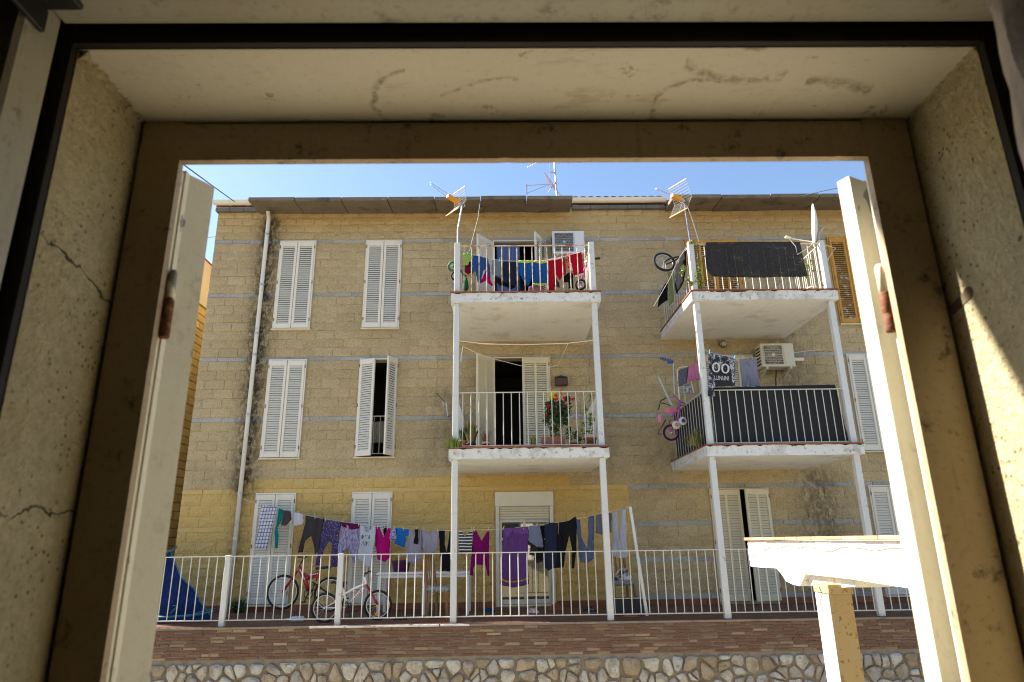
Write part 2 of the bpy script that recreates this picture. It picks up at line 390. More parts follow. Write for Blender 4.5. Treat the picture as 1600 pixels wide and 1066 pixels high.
def in_front(it):
    """larger picture share first; blocks that balconies, doors or the window edge cover come last"""
    x, z = (it[0]+it[1])/2, (it[2]+it[3])/2
    hid = (it[1]-it[0] < 0.2)*40 + (x > 7.0)*60 + (x < -6.0)*20 + (z < 1.0)*60
    hid += (-1.1 < x < 1.9 and (z < 1.9 or 2.5 < z < 3.4 or 5.0 < z < 6.3))*40 + (3.2 < x < 6.2)*30
    return hid + abs(z-3.4)*2.0 + abs(x+1.5)*0.6
piece_set(B, 'block', 'block_courses', blocks, [rough_block(s, 0.013) for s in range(7)], m_block, 300, in_front, YW)
bands = []
for z in BANDS:
    R_ = random.Random(int(z*100)); x = XL
    while x < XR:
        w = R_.choice((0.38, 0.40, 0.40, 0.30, 0.62, 0.78)); e = min(x+w, XR)
        bands += [(p+0.004, q-0.004, z+0.004, z+0.086) for p, q in segs(z, z+0.09, x, e, 9, 0)]; x = e
piece_set(B, 'band_stone', 'band_stones', bands, [rough_block(50+s, 0.003, 2, 1) for s in range(3)], m_band, 290, lambda it: abs(it[2]-4), YW-0.002)
sk = bp()
xs_ = XL+0.03
while xs_ < XR:
    e = min(xs_+0.3, XR)
    for p, q in segs(0.05, 0.1, xs_, e, 9, 0): sk.box(p+.002, q-.002, YW-0.012, YW+0.036, 0.0, 0.105)
    xs_ = e
tag(part(B, 'skirting_tiles', sk, m_terra), kind='stuff')
# quoin edge of the building's corner
# eaves: concrete canopies over the windows, cornice, gutters, tiles
def canopy_slabs(x0, x1, n):
    for i in range(n):
        a = x0+(x1-x0)*i/n; b = x0+(x1-x0)*(i+1)/n-0.018; mb = bp()
        dz = rnd.uniform(-.012, .012)
        mb.prism([(a, 12.70, 8.255+dz), (a, 12.70, 8.335+dz), (a, YW+0.2, 8.43+dz), (a, YW+0.2, 8.33+dz), (a, YW-0.06, 8.315+dz), (a, 12.76, 8.25+dz)], (b-a, 0, 0))
        for t in range(3):
            pass
        part(B, 'eaves_slab', mb, m_conc)
canopy_slabs(-5.42, 1.56, 7); canopy_slabs(3.72, 11.2, 7)
for a, b, nn in ((XL-0.03, -5.45, 3), (1.60, 3.70, 5)):
    for i in range(nn):
        mb = bp(); p = a+(b-a)*i/nn; q = a+(b-a)*(i+1)/nn-0.006; mb.bbox(p, q, YW-0.10, YW+0.2, 8.36, 8.45, 0.008); part(B, 'cornice_stone', mb, m_cornice)
    g = bp(); pts = []
    ring = [(YW-0.15+0.085*math.cos(t), 8.565+0.085*math.sin(t)) for t in [math.pi+math.pi*k/8 for k in range(9)]]
    ring += [(YW-0.15+0.073*math.cos(t), 8.567+0.073*math.sin(t)) for t in [2*math.pi-math.pi*k/8 for k in range(9)]]
    g.prism([(a-0.02, y, z) for y, z in ring], (b-a+0.04, 0, 0)); go = part(B, 'gutter', g, m_pvc)
    for x in (a+0.33*(b-a), a+0.75*(b-a)):
        c = bp(); c.prism([(x, YW-0.15+(y-YW+0.15)*1.08, 8.565+(z-8.565)*1.08) for y, z in ring], (0.04, 0, 0)); part(go, 'gutter_joint', c, m_pvc)
for i in range(12):
    x = 1.68+i*0.172; mb = bp(); prof = [(x+0.085*math.cos(t), 0, 0.075*math.sin(t)) for t in [math.pi*k/6 for k in range(7)]]
    mb.prism([(p[0], YW-0.15, 8.585+p[2]*.8) for p in prof], (0, 0.9, 0.2)); part(B, 'roof_tile', mb, m_terra)
# drainpipe
dp = bp(); dp.tube([(-5.2, YW-0.14, 8.50), (-5.2, YW-0.14, 8.30), (-5.19, YW-0.09, 8.18), (-5.19, YW-0.09, 0.01)], 0.043, 12); dpo = part(B, 'drainpipe', dp, M('grey white pipe', (0.62, 0.63, 0.62), 0.5, 0.08, 4, spots=[((0.30, 0.26, 0.2), 6, 0.58, 0.72, 0.6), ((0.35, 0.08, 0.05), 9, 0.70, 0.74, 0.6)]), True)
for z in (7.75, 6.55, 5.45, 4.98, 3.72, 2.15, 1.3):
    c = bp(); c.lathe((-5.19, YW-0.09, z), [(0.052, 0), (0.054, 0.02), (0.052, 0.045)], 12); c.box(-5.205, -5.175, YW-0.06, YW+0.03, z+0.01, z+0.03); part(dpo, 'pipe_collar', c, m_steel)

# ------------------------------------------------------------------ shutters, doors
def shutter(xh, z0, z1, w, side, ang, mat, ncol=1, Y=YW-0.01, pitch=0.048, lmat=None):
    """leaf hung at xh, reaching to side*w, opened outwards by ang degrees"""
    t = 0.038; st = 0.055; mb = MB(); X = lambda a, b: (min(side*a, side*b), max(side*a, side*b))
    h = z1-z0
    mb.bbox(*X(0.003, st), -t, 0, 0.004, h-0.004, 0.003); mb.bbox(*X(w-st, w-0.003), -t, 0, 0.004, h-0.004, 0.003)
    mb.box(*X(st-.001, w-st+.001), -t+0.003, -0.003, 0.005, 0.10); mb.box(*X(st-.001, w-st+.001), -t+0.003, -0.003, h-0.115, h-0.005)
    cols = []
    a = st; wid = w-2*st; cw = (wid-0.05*(ncol-1))/ncol
    for c in range(ncol):
        cols.append((a, a+cw))
        if c < ncol-1: mb.box(*X(a+cw, a+cw+0.05), -t+0.003, -0.003, 0.1, h-0.115)
        a += cw+0.05
    o = link_mesh('shutter', mb.mesh('shutter', mat), B, (xh-B.location.x, Y-B.location.y, z0), -side*math.radians(ang))
    lv = MB(); n = int((h-0.215)/pitch)
    for c0, c1 in cols:
        x0, x1 = X(c0-.002, c1+.002)
        for i in range(n):
            z = 0.10+(i+0.5)*(h-0.215)/n
            lv.add([(x, y, z+q) for x in (x0, x1) for y, q in ((-t+0.004, -0.025), (-t+0.009, -0.025), (-0.005, 0.0195), (-0.010, 0.0195))],
                   [(0, 1, 2, 3), (7, 6, 5, 4), (0, 4, 5, 1), (1, 5, 6, 2), (2, 6, 7, 3), (3, 7, 4, 0)])
    tag(link_mesh('louvres', lv.mesh('louvres', lmat or mat), o), kind='stuff')
    for z in (0.16, h*0.5, h-0.17):
        hg = MB(); hg.lathe((side*-0.004, -t-0.004, z), [(0.009, 0), (0.009, 0.07)], 6); link_mesh('hinge', hg.mesh('hinge', m_hinge), o)
    return o
m_hinge = M('rusty hinge', (0.20, 0.09, 0.05), 0.7, 0.3, 30)
def frame(x0, x1, z0, z1, mat, sill=True, d=0.05):
    mb = bp(); y0, y1 = YW-0.035, YW+0.05
    mb.box(x0-0.022, x0+0.004, y0, y1, z0, z1+0.02); mb.box(x1-0.004, x1+0.022, y0, y1, z0, z1+0.02); mb.box(x0+0.004, x1-0.004, y0+0.002, y1, z1-0.004, z1+0.02)
    part(B, 'window_frame', mb, mat)
    if sill:
        s = bp(); s.bbox(x0-0.04, x1+0.04, YW-0.06, YW+0.2, z0-0.035, z0-0.004, 0.004); part(B, 'window_sill', s, m_cream)
def pair(c, z, mat, a0=0, a1=0, ncol=1, lmat=None, sill=True):
    frame(c[0], c[1], z[0], z[1], mat, sill); w = (c[1]-c[0])/2-0.006
    shutter(c[0]+0.004, z[0]+0.004, z[1]-0.006, w, 1, a0, mat, ncol, lmat=lmat); shutter(c[1]-0.004, z[0]+0.004, z[1]-0.006, w, -1, a1, mat, ncol, lmat=lmat)
for c in (C1, C2):
    for i, z in enumerate(FZ):
        if c is C2 and i == 1: pair(c, z, m_white, 24, 68)
        else: pair(c, z, m_white, rnd.uniform(0, 2), rnd.uniform(0, 2))
pair(C3, FZ[0], m_white); pair(C3, FZ[1], m_white); pair(C3, FZ[2], m_orange, lmat=m_louv_orange)
pair(D1, DZ[1], m_cream, 128, 1, 2, sill=False); pair(D1, DZ[2], m_white, 128, 62, 2, sill=False)
pair(D2, DZ[2], m_orange, 2, 1, 2, lmat=m_louv_orange, sill=False); pair(D2, DZ[1], m_cream, 1, 1, 2, sill=False); pair(D2, DZ[0], m_cream, 4, 20, 2, sill=False)
# small guard rail and window frame inside the half-open window
gr = bp(); gr.tube([(C2[0]+0.01, YW+0.12, 3.72), (C2[1]-0.01, YW+0.12, 3.72)], 0.012); gr.tube([(C2[0]+0.01, YW+0.12, 2.95), (C2[1]-0.01, YW+0.12, 2.95)], 0.01)
gro = part(B, 'guard_rail', gr, m_rail)
for i in range(6):
    b = bp(); x = C2[0]+0.06+i*0.125; b.tube([(x, YW+0.12, 2.95), (x, YW+0.12, 3.72)], 0.007); part(gro, 'baluster', b, m_rail)

# ground-floor terrace door: roller shutter box, slats, two glazed sashes
def glass_mat():
    d = Nd('window glass'); d.b.inputs['Base Color'].default_value = (0.05, 0.05, 0.048, 1); d.b.inputs['Roughness'].default_value = 0.03
    d.b.inputs['IOR'].default_value = 1.9; d.b.inputs['Specular IOR Level'].default_value = 0.9; return d.mat
m_glass = glass_mat()
x0, x1 = D1; fr = bp()
fr.box(x0+0.002, x0+0.07, YW-0.03, YW+0.10, 0.05, 1.86); fr.box(x1-0.07, x1-0.002, YW-0.03, YW+0.10, 0.05, 1.86); fr.box(x0+0.002, x1-0.002, YW-0.03, YW+0.1, 0.02, 0.05)
part(B, 'window_frame', fr, m_white)
bx = bp(); bx.bbox(x0-0.01, x1+0.01, YW-0.035, YW+0.18, 1.86, 2.145, 0.008); part(B, 'roller_box', bx, m_white)
rs = bp()
for i in range(5): rs.bbox(x0+0.071, x1-0.071, YW+0.005, YW+0.022, 1.62+i*0.048, 1.665+i*0.048, 0.006)
tag(part(B, 'roller_slats', rs, m_cream), kind='stuff')
for a, b, y in ((x0+0.075, (x0+x1)/2+0.02, YW+0.035), ((x0+x1)/2-0.03, x1-0.075, YW+0.07)):
    s = bp()
    for u, v in ((a, a+0.05), (b-0.05, b)): s.box(u, v, y, y+0.03, 0.055, 1.62)
    s.box(a+0.05, b-0.05, y+0.001, y+0.029, 0.055, 0.14); s.box(a+0.05, b-0.05, y+0.001, y+0.029, 1.56, 1.62); s.box(a+0.05, b-0.05, y+0.001, y+0.029, 1.22, 1.27)
    so = part(B, 'door_sash', s, m_white)
    for q0, q1 in ((0.14, 1.22), (1.27, 1.56)):
        gp = bp(); gp.box(a+0.049, b-0.049, y+0.012, y+0.018, q0-.001, q1+.001); part(so, 'pane', gp, m_glass)

# ------------------------------------------------------------------ balconies
BAL = []          # x0, x1, floor z, railing material
def baluster_mesh(h, r, mat):
    mb = MB(); mb.tube([(0, 0, 0), (0, 0, h)], r, 5, False); return mb.mesh('baluster', mat)
def railing(parent, p, q, z0, z1, n, mat, name='railing', off=None, r=0.0076, cat=None, flat=True):
    """rails from p to q (x, y); the balusters are children"""
    o0 = parent.location if off is None else Vector(off); mb = MB(o0)
    mb.bar((p[0], p[1], z1), (q[0], q[1], z1), 0.034, 0.012); mb.bar((p[0], p[1], z0), (q[0], q[1], z0), 0.03, 0.014)
    o = link_mesh(name, mb.mesh(name, mat), parent)
    me = baluster_mesh(z1-z0, r, mat)
    for i in range(n):
        t = (i+0.5)/n; b = bpy.data.objects.new('baluster', me); COL.objects.link(b); b.parent = o
        b.location = (p[0]+(q[0]-p[0])*t-o0.x, p[1]+(q[1]-p[1])*t-o0.y, z0-o0.z)
    return o
def balcony(x0, x1, zt, mats, upper):
    s = bp(); R_ = random.Random(int(zt*10+x0)); n = 44
    # slab with a slightly broken front lip
    top = [(x0+(x1-x0)*i/n, YF+R_.uniform(-.004, .010), zt-0.012+R_.choice((-.004, 0, .002, -.008, -.022))) for i in range(n+1)]
    bot = [(x0+(x1-x0)*i/n, YF+R_.uniform(-.004, .006), zt-0.185+R_.uniform(-.006, .004)) for i in range(n+1)]
    bk_t = [(p[0], YW+0.03, zt-0.012) for p in top]; bk_b = [(p[0], YW+0.03, zt-0.185) for p in top]
    V = top+bot+bk_t+bk_b; m = n+1; F = []
    for i in range(n): F += [(i, m+i, m+i+1, i+1), (i, i+1, 2*m+i+1, 2*m+i), (m+i, 3*m+i, 3*m+i+1, m+i+1)]
    F += [(0, 2*m, 3*m, m), (n, m+n, 3*m+n, 2*m+n)]
    s.add(V, F); s.m = [0]*len(F)
    for i in range(len(F)):
        if i < 3*n and i % 3 == 2: s.m[i] = 1
    part(B, 'balcony_slab', s, [m_slab, m_under])
    t = bp(); xs = x0-0.015
    while xs < x1:
        e = min(xs+0.3, x1+0.015); t.box(xs+.002, e-.002, YF-0.018, YF+0.28, zt-0.010, zt+0.012); xs = e
    t.box(x0-0.015, x1+0.015, YF+0.282, YW+0.02, zt-0.010, zt+0.010)
    tag(part(B, 'balcony_tiles', t, m_terra), kind='stuff')
    mat = mats; zr0, zr1 = zt+0.045, zt+0.955; yr = YF+0.12
    px0, px1 = x0+0.10, x1-0.11
    railing(B, (px0+0.05, yr), (px1-0.05, yr), zr0, zr1, 17, mat)
    railing(B, (px0, yr+0.05), (px0, YW-0.01), zr0, zr1, 13, mat, r=0.006); railing(B, (px1, yr+0.05), (px1, YW-0.01), zr0, zr1, 15, mat)
    # posts: below the slab, and up to rail height on the top floor
    for px in (px0, px1):
        zlow = upper
        p = bp(); p.bbox(px-0.05, px+0.05, yr-0.055, yr+0.045, zlow, zt-0.186, 0.006)
        for z in (zlow+1.63,): p.box(px-0.0525, px+0.0525, yr-0.0575, yr+0.0475, z, z+0.012)
        part(B, 'balcony_post', p, m_post)
        if zt > 4:
            p = bp(); p.bbox(px-0.05, px+0.05, yr-0.055, yr+0.045, zt+0.012, zt+1.0, 0.006); part(B, 'balcony_post', p, m_post)
balcony(-0.91, 1.76, 5.46, m_rust, 2.71); balcony(-0.91, 1.76, 2.70, m_rail, 0.0)
balcony(3.39, 6.03, 5.46, m_rail, 2.71); balcony(3.39, 6.03, 2.70, m_rail, 0.0)

# ------------------------------------------------------------------ terrace
tf = MB(); TX0, TX1 = -14.0, 13.0
x = TX0
while x < TX1:
    y = YF+0.0
    while y < YW-0.02:
        tf.box(x+.002, x+.298, y+.002, min(y+.298, YW-0.015), -0.03, 0.0); y += 0.3
    x += 0.3
ft = tf.build('terrace_floor', m_floor); tag(ft, kind='structure')
under = MB(); under.box(TX0, TX1, YF+0.02, YW+0.30, -2.6, -0.012); tag(under.build('terrace_base', m_conc), kind='structure')
TR = thing('terrace_railing', 'long white barred railing along the brick terrace edge', 'railing', (0, YF+0.12, 0))
def tr(): return MB(TR.location)
yr = YF+0.12
t = tr(); t.bar((TX0, yr, 1.03), (TX1, yr, 1.03), 0.034, 0.013); part(TR, 'top_rail', t, m_rail)
t = tr(); t.bar((TX0, yr, 0.085), (TX1, yr, 0.085), 0.03, 0.015); part(TR, 'bottom_rail', t, m_rail)
me = baluster_mesh(0.94, 0.0078, m_rail); x = -8.0
while x < 9.0:
    if min(abs(x-v) for v in (-4.40, -2.61, -0.81, 1.65, 3.49, 5.92, 7.7)) > 0.075:
        b = bpy.data.objects.new('baluster', me); COL.objects.link(b); b.parent = TR; b.location = (x, 0, 0.088); b.rotation_euler = (rnd.uniform(-.006, .006), rnd.uniform(-.008, .008), rnd.random()*6)
    x += 0.137
for x in (-8.0, -6.2, -4.40, -2.61, 7.7):
    p = tr(); p.bbox(x-0.042, x+0.042, yr-0.042, yr+0.042, -0.01, 1.05, 0.006); part(TR, 'post', p, m_post)

# retaining wall under the terrace: thin bricks over rubble stone
RW = thing('retaining_wall', 'retaining wall of thin red bricks above pale rubble stone under the terrace', 'wall', (0, YF, -2.6))
def rw(): return MB(RW.location)
m_mortar = M('grey mortar', (0.235, 0.20, 0.155), 0.95, 0.3, 4, spots=[((0.08, 0.075, 0.065), 3, 0.5, 0.75, 0.7)], bump=0.7, bscale=40, bdist=0.01)
w = rw(); w.box(TX0, TX1, YF+0.014, YF+0.0195, -2.6, -0.035); part(RW, 'mortar_bed', w, m_mortar)
def brick_mat():
    d = Nd('thin brick'); k = d.math('FRACT', d.math('ADD', d.isl, d.orand))
    r = d.n('ShaderNodeValToRGB'); d.put(r.inputs[0], k); e = r.color_ramp.elements
    e[0].color = (0.15, 0.075, 0.05, 1); e[1].color = (0.34, 0.245, 0.16, 1)
    for p, c in ((0.3, (0.18, 0.09, 0.058, 1)), (0.6, (0.15, 0.088, 0.062, 1)), (0.85, (0.21, 0.135, 0.09, 1))):
        q = e.new(p); q.color = c
    c = d.mix(d.math('MULTIPLY', d.step(d.noise(1.3, 5), 0.45, 0.7), 0.35), r.outputs[0], (0.12, 0.065, 0.045))
    c = d.mix(d.math('MULTIPLY', d.step(d.noise(30, 5), 0.5, 0.8), 0.5), c, (0.10, 0.06, 0.045))
    c = d.mix(d.math('MULTIPLY', d.step(d.noise(9, 5), 0.6, 0.72), 0.25), c, (0.34, 0.28, 0.21))
    d.bump(d.noise(50, 5), 0.6, 0.006); return d.out(c, 0.92, 0, 0.2)
m_brick = brick_mat()
bricks = []; z = -0.04; n = 0
while z > -0.46:
    x = TX0/2-0.5+(n % 2)*0.115+rnd.uniform(-.03, .03)
    while x < 8.0:
        L = 0.21+rnd.uniform(-.02, .02)
        if rnd.random() < .12: L *= .55
        bricks.append((x, x+L, z-0.033+rnd.uniform(-.003, .002), z+rnd.uniform(-.003, .002))); x += L+0.016
    z -= 0.048; n += 1
piece_set(RW, 'brick', 'brick_courses', bricks, [rough_block(80+s, 0.004, 2, 1) for s in range(5)], m_brick, 300, lambda it: abs((it[0]+it[1])/2-0.6)+(it[1]-it[0] < 0.14)*3, YF-0.004)
# rubble stones: shrunken cells of a jittered lattice
R_ = random.Random(21); seeds = []; row = 0; z = -0.60
while z > -2.6:
    x = -8.0+(row % 2)*0.16
    while x < 8.6:
        if R_.random() > 0.10: seeds.append((x+R_.uniform(-.10, .10), z+R_.uniform(-.075, .075)))
        x += R_.choice((0.10, 0.14, 0.18, 0.22, 0.30))
    z -= 0.17; row += 1
def clip(poly, px, pz, nx, nz):
    out = []; m = len(poly)
    for i in range(m):
        a, b = poly[i], poly[(i+1) % m]; da = (a[0]-px)*nx+(a[1]-pz)*nz; db = (b[0]-px)*nx+(b[1]-pz)*nz
        if da <= 0: out.append(a)
        if (da < 0 < db) or (db < 0 < da):
            t = da/(da-db); out.append((a[0]+(b[0]-a[0])*t, a[1]+(b[1]-a[1])*t))
    return out
def stone_mat():
    d = Nd('rubble stone'); k = d.math('FRACT', d.math('ADD', d.isl, d.orand))
    r = d.n('ShaderNodeValToRGB'); d.put(r.inputs[0], k); e = r.color_ramp.elements
    e[0].color = (0.44, 0.40, 0.33, 1); e[1].color = (0.30, 0.24, 0.165, 1)
    for p, c in ((0.35, (0.54, 0.52, 0.46, 1)), (0.6, (0.34, 0.33, 0.31, 1)), (0.8, (0.42, 0.34, 0.24, 1))):
        q = e.new(p); q.color = c
    c = d.mix(d.math('MULTIPLY', d.step(d.noise(6, 5), 0.42, 0.66), 0.7), r.outputs[0], (0.24, 0.19, 0.13))
    c = d.mix(d.math('MULTIPLY', d.step(d.noise(14, 6), 0.58, 0.7), 0.6), c, (0.12, 0.105, 0.09))
    d.bump(d.noise(24, 6), 1.0, 0.03); return d.out(c, 0.9, 0, 0.2)
m_stone = stone_mat(); low = rw()
for sx, sz in seeds:
    poly = [(sx-.34, sz-.26), (sx+.34, sz-.26), (sx+.34, min(sz+.26, -0.50)), (sx-.34, min(sz+.26, -0.50))]
    for ox, oz in seeds:
        dx, dz = ox-sx, oz-sz
        if (dx or dz) and dx*dx+dz*dz < 0.9: poly = clip(poly, sx+dx/2, sz+dz/2, dx, dz)
    if len(poly) < 3: continue
    cx = sum(p[0] for p in poly)/len(poly); cz = sum(p[1] for p in poly)/len(poly)
    # finer, rounder outline
    fine = []
    for i in range(len(poly)):
        a, b = poly[i], poly[(i+1) % len(poly)]; fine += [(a[0]*.8+b[0]*.2, a[1]*.8+b[1]*.2), (a[0]*.2+b[0]*.8, a[1]*.2+b[1]*.8)]
    k = R_.uniform(0.80, 0.98); P0 = [(cx+(x-cx)*k*R_.uniform(.84, 1.06), cz+(zz_-cz)*k*R_.uniform(.84, 1.06)) for x, zz_ in fine]
    n = len(P0); h = R_.uniform(0.02, 0.055); tilt = R_.uniform(-.12, .12)
    V = [(x, YF+0.03, z_) for x, z_ in P0]+[(cx+(x-cx)*.93, YF-h*0.55, cz+(z_-cz)*.93) for x, z_ in P0]
    V += [(cx+(x-cx)*.62, YF-h+(x-cx)*tilt+R_.uniform(-.006, .006), cz+(z_-cz)*.62) for x, z_ in P0]+[(cx, YF-h*1.1, cz)]
    F = []
    for i in range(n):
        j = (i+1) % n; F += [(i, j, n+j, n+i), (n+i, n+j, 2*n+j, 2*n+i), (2*n+i, 2*n+j, 3*n)]
    if sz > -1.12 and -6.8 < sx < 7.4:
        mb = rw(); mb.add(V, F); part(RW, 'stone', mb, m_stone)
    else: low.add(V, F)
tag(part(RW, 'stone_courses', low, m_stone), kind='stuff')
lip = rw(); lip.box(-3.0, -1.02, YF-0.03, YF+0.10, -0.034, -0.006); lip.box(-1.0, -0.55, YF-0.03, YF+0.10, -0.034, -0.006)  # added white strip stands in for bright light along the terrace edge
part(RW, 'lit_edge_strip', lip, m_slab)
cop = rw(); cop.box(TX0, -3.01, YF-0.022, YF+0.0, -0.034, -0.004); cop.box(-0.54, TX1, YF-0.022, YF+0.0, -0.034, -0.004); part(RW, 'edge_coping', cop, m_mortar)

# ------------------------------------------------------------------ neighbour house behind the left corner
NB = thing('neighbour_building', 'yellow block house glimpsed behind the corner, with a pale plaster top', 'building', (-7.9, 15.0, -2.6))
nb = MB(NB.location); nb.box(-14, -7.93, 14.4, 30, -2.6, 7.25); part(NB, 'wall', nb, M('yellow mortar', (0.45, 0.31, 0.09), 0.95))
nb = MB(NB.location); nb.box(-14, -7.88, 14.36, 30.02, 7.25, 8.46); part(NB, 'plaster_top', nb, M('pale plaster', (0.66, 0.59, 0.42), 0.95, 0.15, 2, bump=.3))
nb = MB(NB.location); nb.prism([(-14.2, 14.3, 8.462), (-7.86, 14.3, 8.462), (-7.86, 14.3, 8.50), (-14.2, 14.3, 9.4)], (0, 16, 0)); part(NB, 'roof', nb, m_terra)
m_yblock = M('yellow block', (0.62, 0.46, 0.16), 0.95, 0.15, 3, bump=0.7, bscale=20, bdist=.02, isl=0.15)
st = MB(NB.location); z = -2.6; r_ = 0
while z < 7.2:
    y = 14.42-(r_ % 2)*.2
    while y < 22:
        st.bbox(-7.94, -7.90+rnd.uniform(-.006, .006), max(y, 14.42), y+.39, z+.008, z+.192, 0.01); y += .4
    z += .2; r_ += 1
tag(part(NB, 'block_courses', st, m_yblock), kind='stuff')
# ------------------------------------------------------------------ the house the photo is taken from: wall, window, room
def near_plaster():
    d = Nd('stained near plaster'); X, Y, Z = d.xyz()
    c = d.mix(d.noise(7, 5), (0.52, 0.435, 0.25), (0.74, 0.65, 0.425))
    c = d.mix(d.step(d.noise(60, 6, None, 0.8), 0.35, 0.65), d.mix(1.0, c, (0.78, 0.76, 0.72), 'MULTIPLY'), c)
    c = d.mix(d.math('MULTIPLY', d.step(d.noise(3, 5), 0.45, 0.75), 0.5), c, (0.42, 0.37, 0.24))
    c = d.mix(d.math('MULTIPLY', d.step(d.noise(130, 5, None, 0.8), 0.58, 0.66), 0.6), c, (0.16, 0.125, 0.07))
    c = d.mix(d.math('MULTIPLY', d.step(d.noise(24, 5, None, 0.7), 0.63, 0.70), 0.85), c, (0.05, 0.042, 0.03))
    pit = d.math('MULTIPLY', d.math('LESS_THAN', d.vor(75).outputs['Distance'], 0.20), d.step(d.noise(11, 3), 0.42, 0.6)); c = d.mix(d.math('MULTIPLY', pit, 0.75), c, (0.07, 0.055, 0.03))
    wob = d.math('MULTIPLY', d.math('SUBTRACT', d.noise(22, 5), 0.5), 0.05)
    cr = None
    for z0, w in ((1.245, 0.0013), (1.60, 0.0016)):
        k = d.math('ABSOLUTE', d.math('SUBTRACT', d.math('ADD', Z, d.math('ADD', wob, d.math('MULTIPLY', Y, 0.25 if z0 > 1.5 else 0.0))), z0+(0.225 if z0 > 1.5 else 0.0)))
        k = d.math('SUBTRACT', 1.0, d.step(k, w*0.4, w*1.6)); cr = k if cr is None else d.math('MAXIMUM', cr, k)
    cr = d.math('MULTIPLY', d.math('MULTIPLY', cr, d.step(d.noise(40, 4, None, 0.7), 0.38, 0.55)), d.math('LESS_THAN', X, 0.0))
    c = d.mix(d.math('MULTIPLY', cr, 0.85), c, (0.045, 0.035, 0.02))
    h = d.math('SUBTRACT', d.math('ADD', d.noise(120, 6, None, 0.65), d.math('MULTIPLY', d.noise(14, 4), 1.2)), d.math('MULTIPLY', cr, 1.5))
    d.bump(h, 1.0, 0.012); return d.out(c, 0.92, 0, 0.15)
def soffit_mat():
    d = Nd('scuffed cream soffit'); X, Y, Z = d.xyz()
    c = d.mix(d.noise(4, 5), (0.52, 0.48, 0.375), (0.64, 0.60, 0.49))
    c = d.mix(d.math('MULTIPLY', d.step(d.noise(6, 6, d.mapping(d.pos, (1, 2.6, 1)), 0.7), 0.56, 0.74), 0.55), c, (0.30, 0.23, 0.11))
    c = d.mix(d.math('MULTIPLY', d.step(d.noise(11, 6, d.mapping(d.pos, (0.6, 1.8, 1), (3, 1, 0)), 0.7), 0.63, 0.70), 0.6), c, (0.17, 0.115, 0.05))
    sc = None
    for cx, cy, r, x0, x1, w in ((-0.13, 0.955, 0.085, -0.24, -0.15, 0.005), (0.03, 1.09, 0.20, -0.10, 0.03, 0.004), (0.40, 0.74, 0.16, 0.29, 0.46, 0.010), (0.52, 1.10, 0.20, 0.50, 0.62, 0.012), (0.33, 0.965, 0.07, 0.26, 0.36, 0.005)):
        dx = d.math('SUBTRACT', X, cx); dy = d.math('SUBTRACT', Y, cy)
        rr = d.math('SQRT', d.math('ADD', d.math('MULTIPLY', dx, dx), d.math('MULTIPLY', dy, dy)))
        rr = d.math('ABSOLUTE', d.math('SUBTRACT', d.math('ADD', rr, d.math('MULTIPLY', d.math('SUBTRACT', d.noise(30, 3), 0.5), 0.02)), r))
        k = d.math('SUBTRACT', 1.0, d.step(rr, w*0.1, w*1.5)); k = d.math('MULTIPLY', k, d.math('MULTIPLY', d.math('GREATER_THAN', X, x0), d.math('LESS_THAN', X, x1)))
        k = d.math('MULTIPLY', k, d.step(d.noise(60, 6, None, 0.8), 0.38, 0.62)); sc = k if sc is None else d.math('MAXIMUM', sc, k)
    c = d.mix(d.math('MULTIPLY', sc, 0.72), c, (0.14, 0.10, 0.045))
    c = d.mix(d.math('MULTIPLY', d.step(d.noise(70, 6, None, 0.8), 0.55, 0.7), 0.45), c, (0.30, 0.25, 0.15))
    c = d.mix(d.math('MULTIPLY', d.step(d.noise(19, 5, None, 0.7), 0.63, 0.69), 0.6), c, (0.20, 0.13, 0.05))
    d.bump(d.noise(60, 5), 0.35, 0.003); return d.out(c, 0.7, 0, 0.3)
def grimy_paint(name, a, b, dirt=0.7, chips=0.0):
    d = Nd(name)
    c = d.mix(d.noise(5, 5), a, b)
    c = d.mix(d.math('MULTIPLY', d.step(d.noise(16, 6, None, 0.75), 0.55, 0.68), dirt), c, (0.05, 0.035, 0.02))
    c = d.mix(d.math('MULTIPLY', d.step(d.noise(80, 6, None, 0.8), 0.52, 0.68), dirt*0.6), c, (0.10, 0.07, 0.035))
    c = d.mix(d.math('MULTIPLY', d.step(d.noise(9, 5, d.mapping(d.pos, (3, 3, 0.35)), 0.7), 0.56, 0.72), dirt*0.5), c, (0.16, 0.085, 0.035))
    c = d.mix(d.math('MULTIPLY', d.step(d.noise(3.2, 5), 0.45, 0.75), 0.35), c, (0.30, 0.20, 0.09))
    if chips:
        k = d.math('MULTIPLY', d.step(d.noise(10, 5, d.mapping(d.pos, (1, 1, 0.45), (4, 2, 7)), 0.6), 0.585, 0.60), chips); c = d.mix(k, c, (0.22, 0.22, 0.21))
    d.bump(d.noise(40, 5), 0.3, 0.003); return d.out(c, 0.55, 0, 0.35)
m_chan = M('dark bronze channel', (0.018, 0.013, 0.009), 0.7, 0.3, 20)
m_near = near_plaster(); m_soffit = soffit_mat()
m_frame = grimy_paint('grimy cream frame paint', (0.29, 0.215, 0.125), (0.43, 0.34, 0.21), 0.9)
m_leaf = grimy_paint('chipped cream shutter paint', (0.72, 0.67, 0.52), (0.80, 0.76, 0.62), 0.22, 0.9)
m_trim = grimy_paint('dull cream trim paint', (0.33, 0.315, 0.25), (0.42, 0.40, 0.32), 0.5)
RX0, RX1, RZ0, RZ1 = -0.63, 0.728, 0.52, 1.913
FX0, FX1, FZ1 = -0.5525, 0.641, 1.835
YI, YO = 0.825, 1.03
def struct(name, mb, mat): return tag(mb.build(name, mat), kind='structure')
struct('wall_left', MB().box(-9, RX0, YI, YO, -2.6, 3.3), m_near)
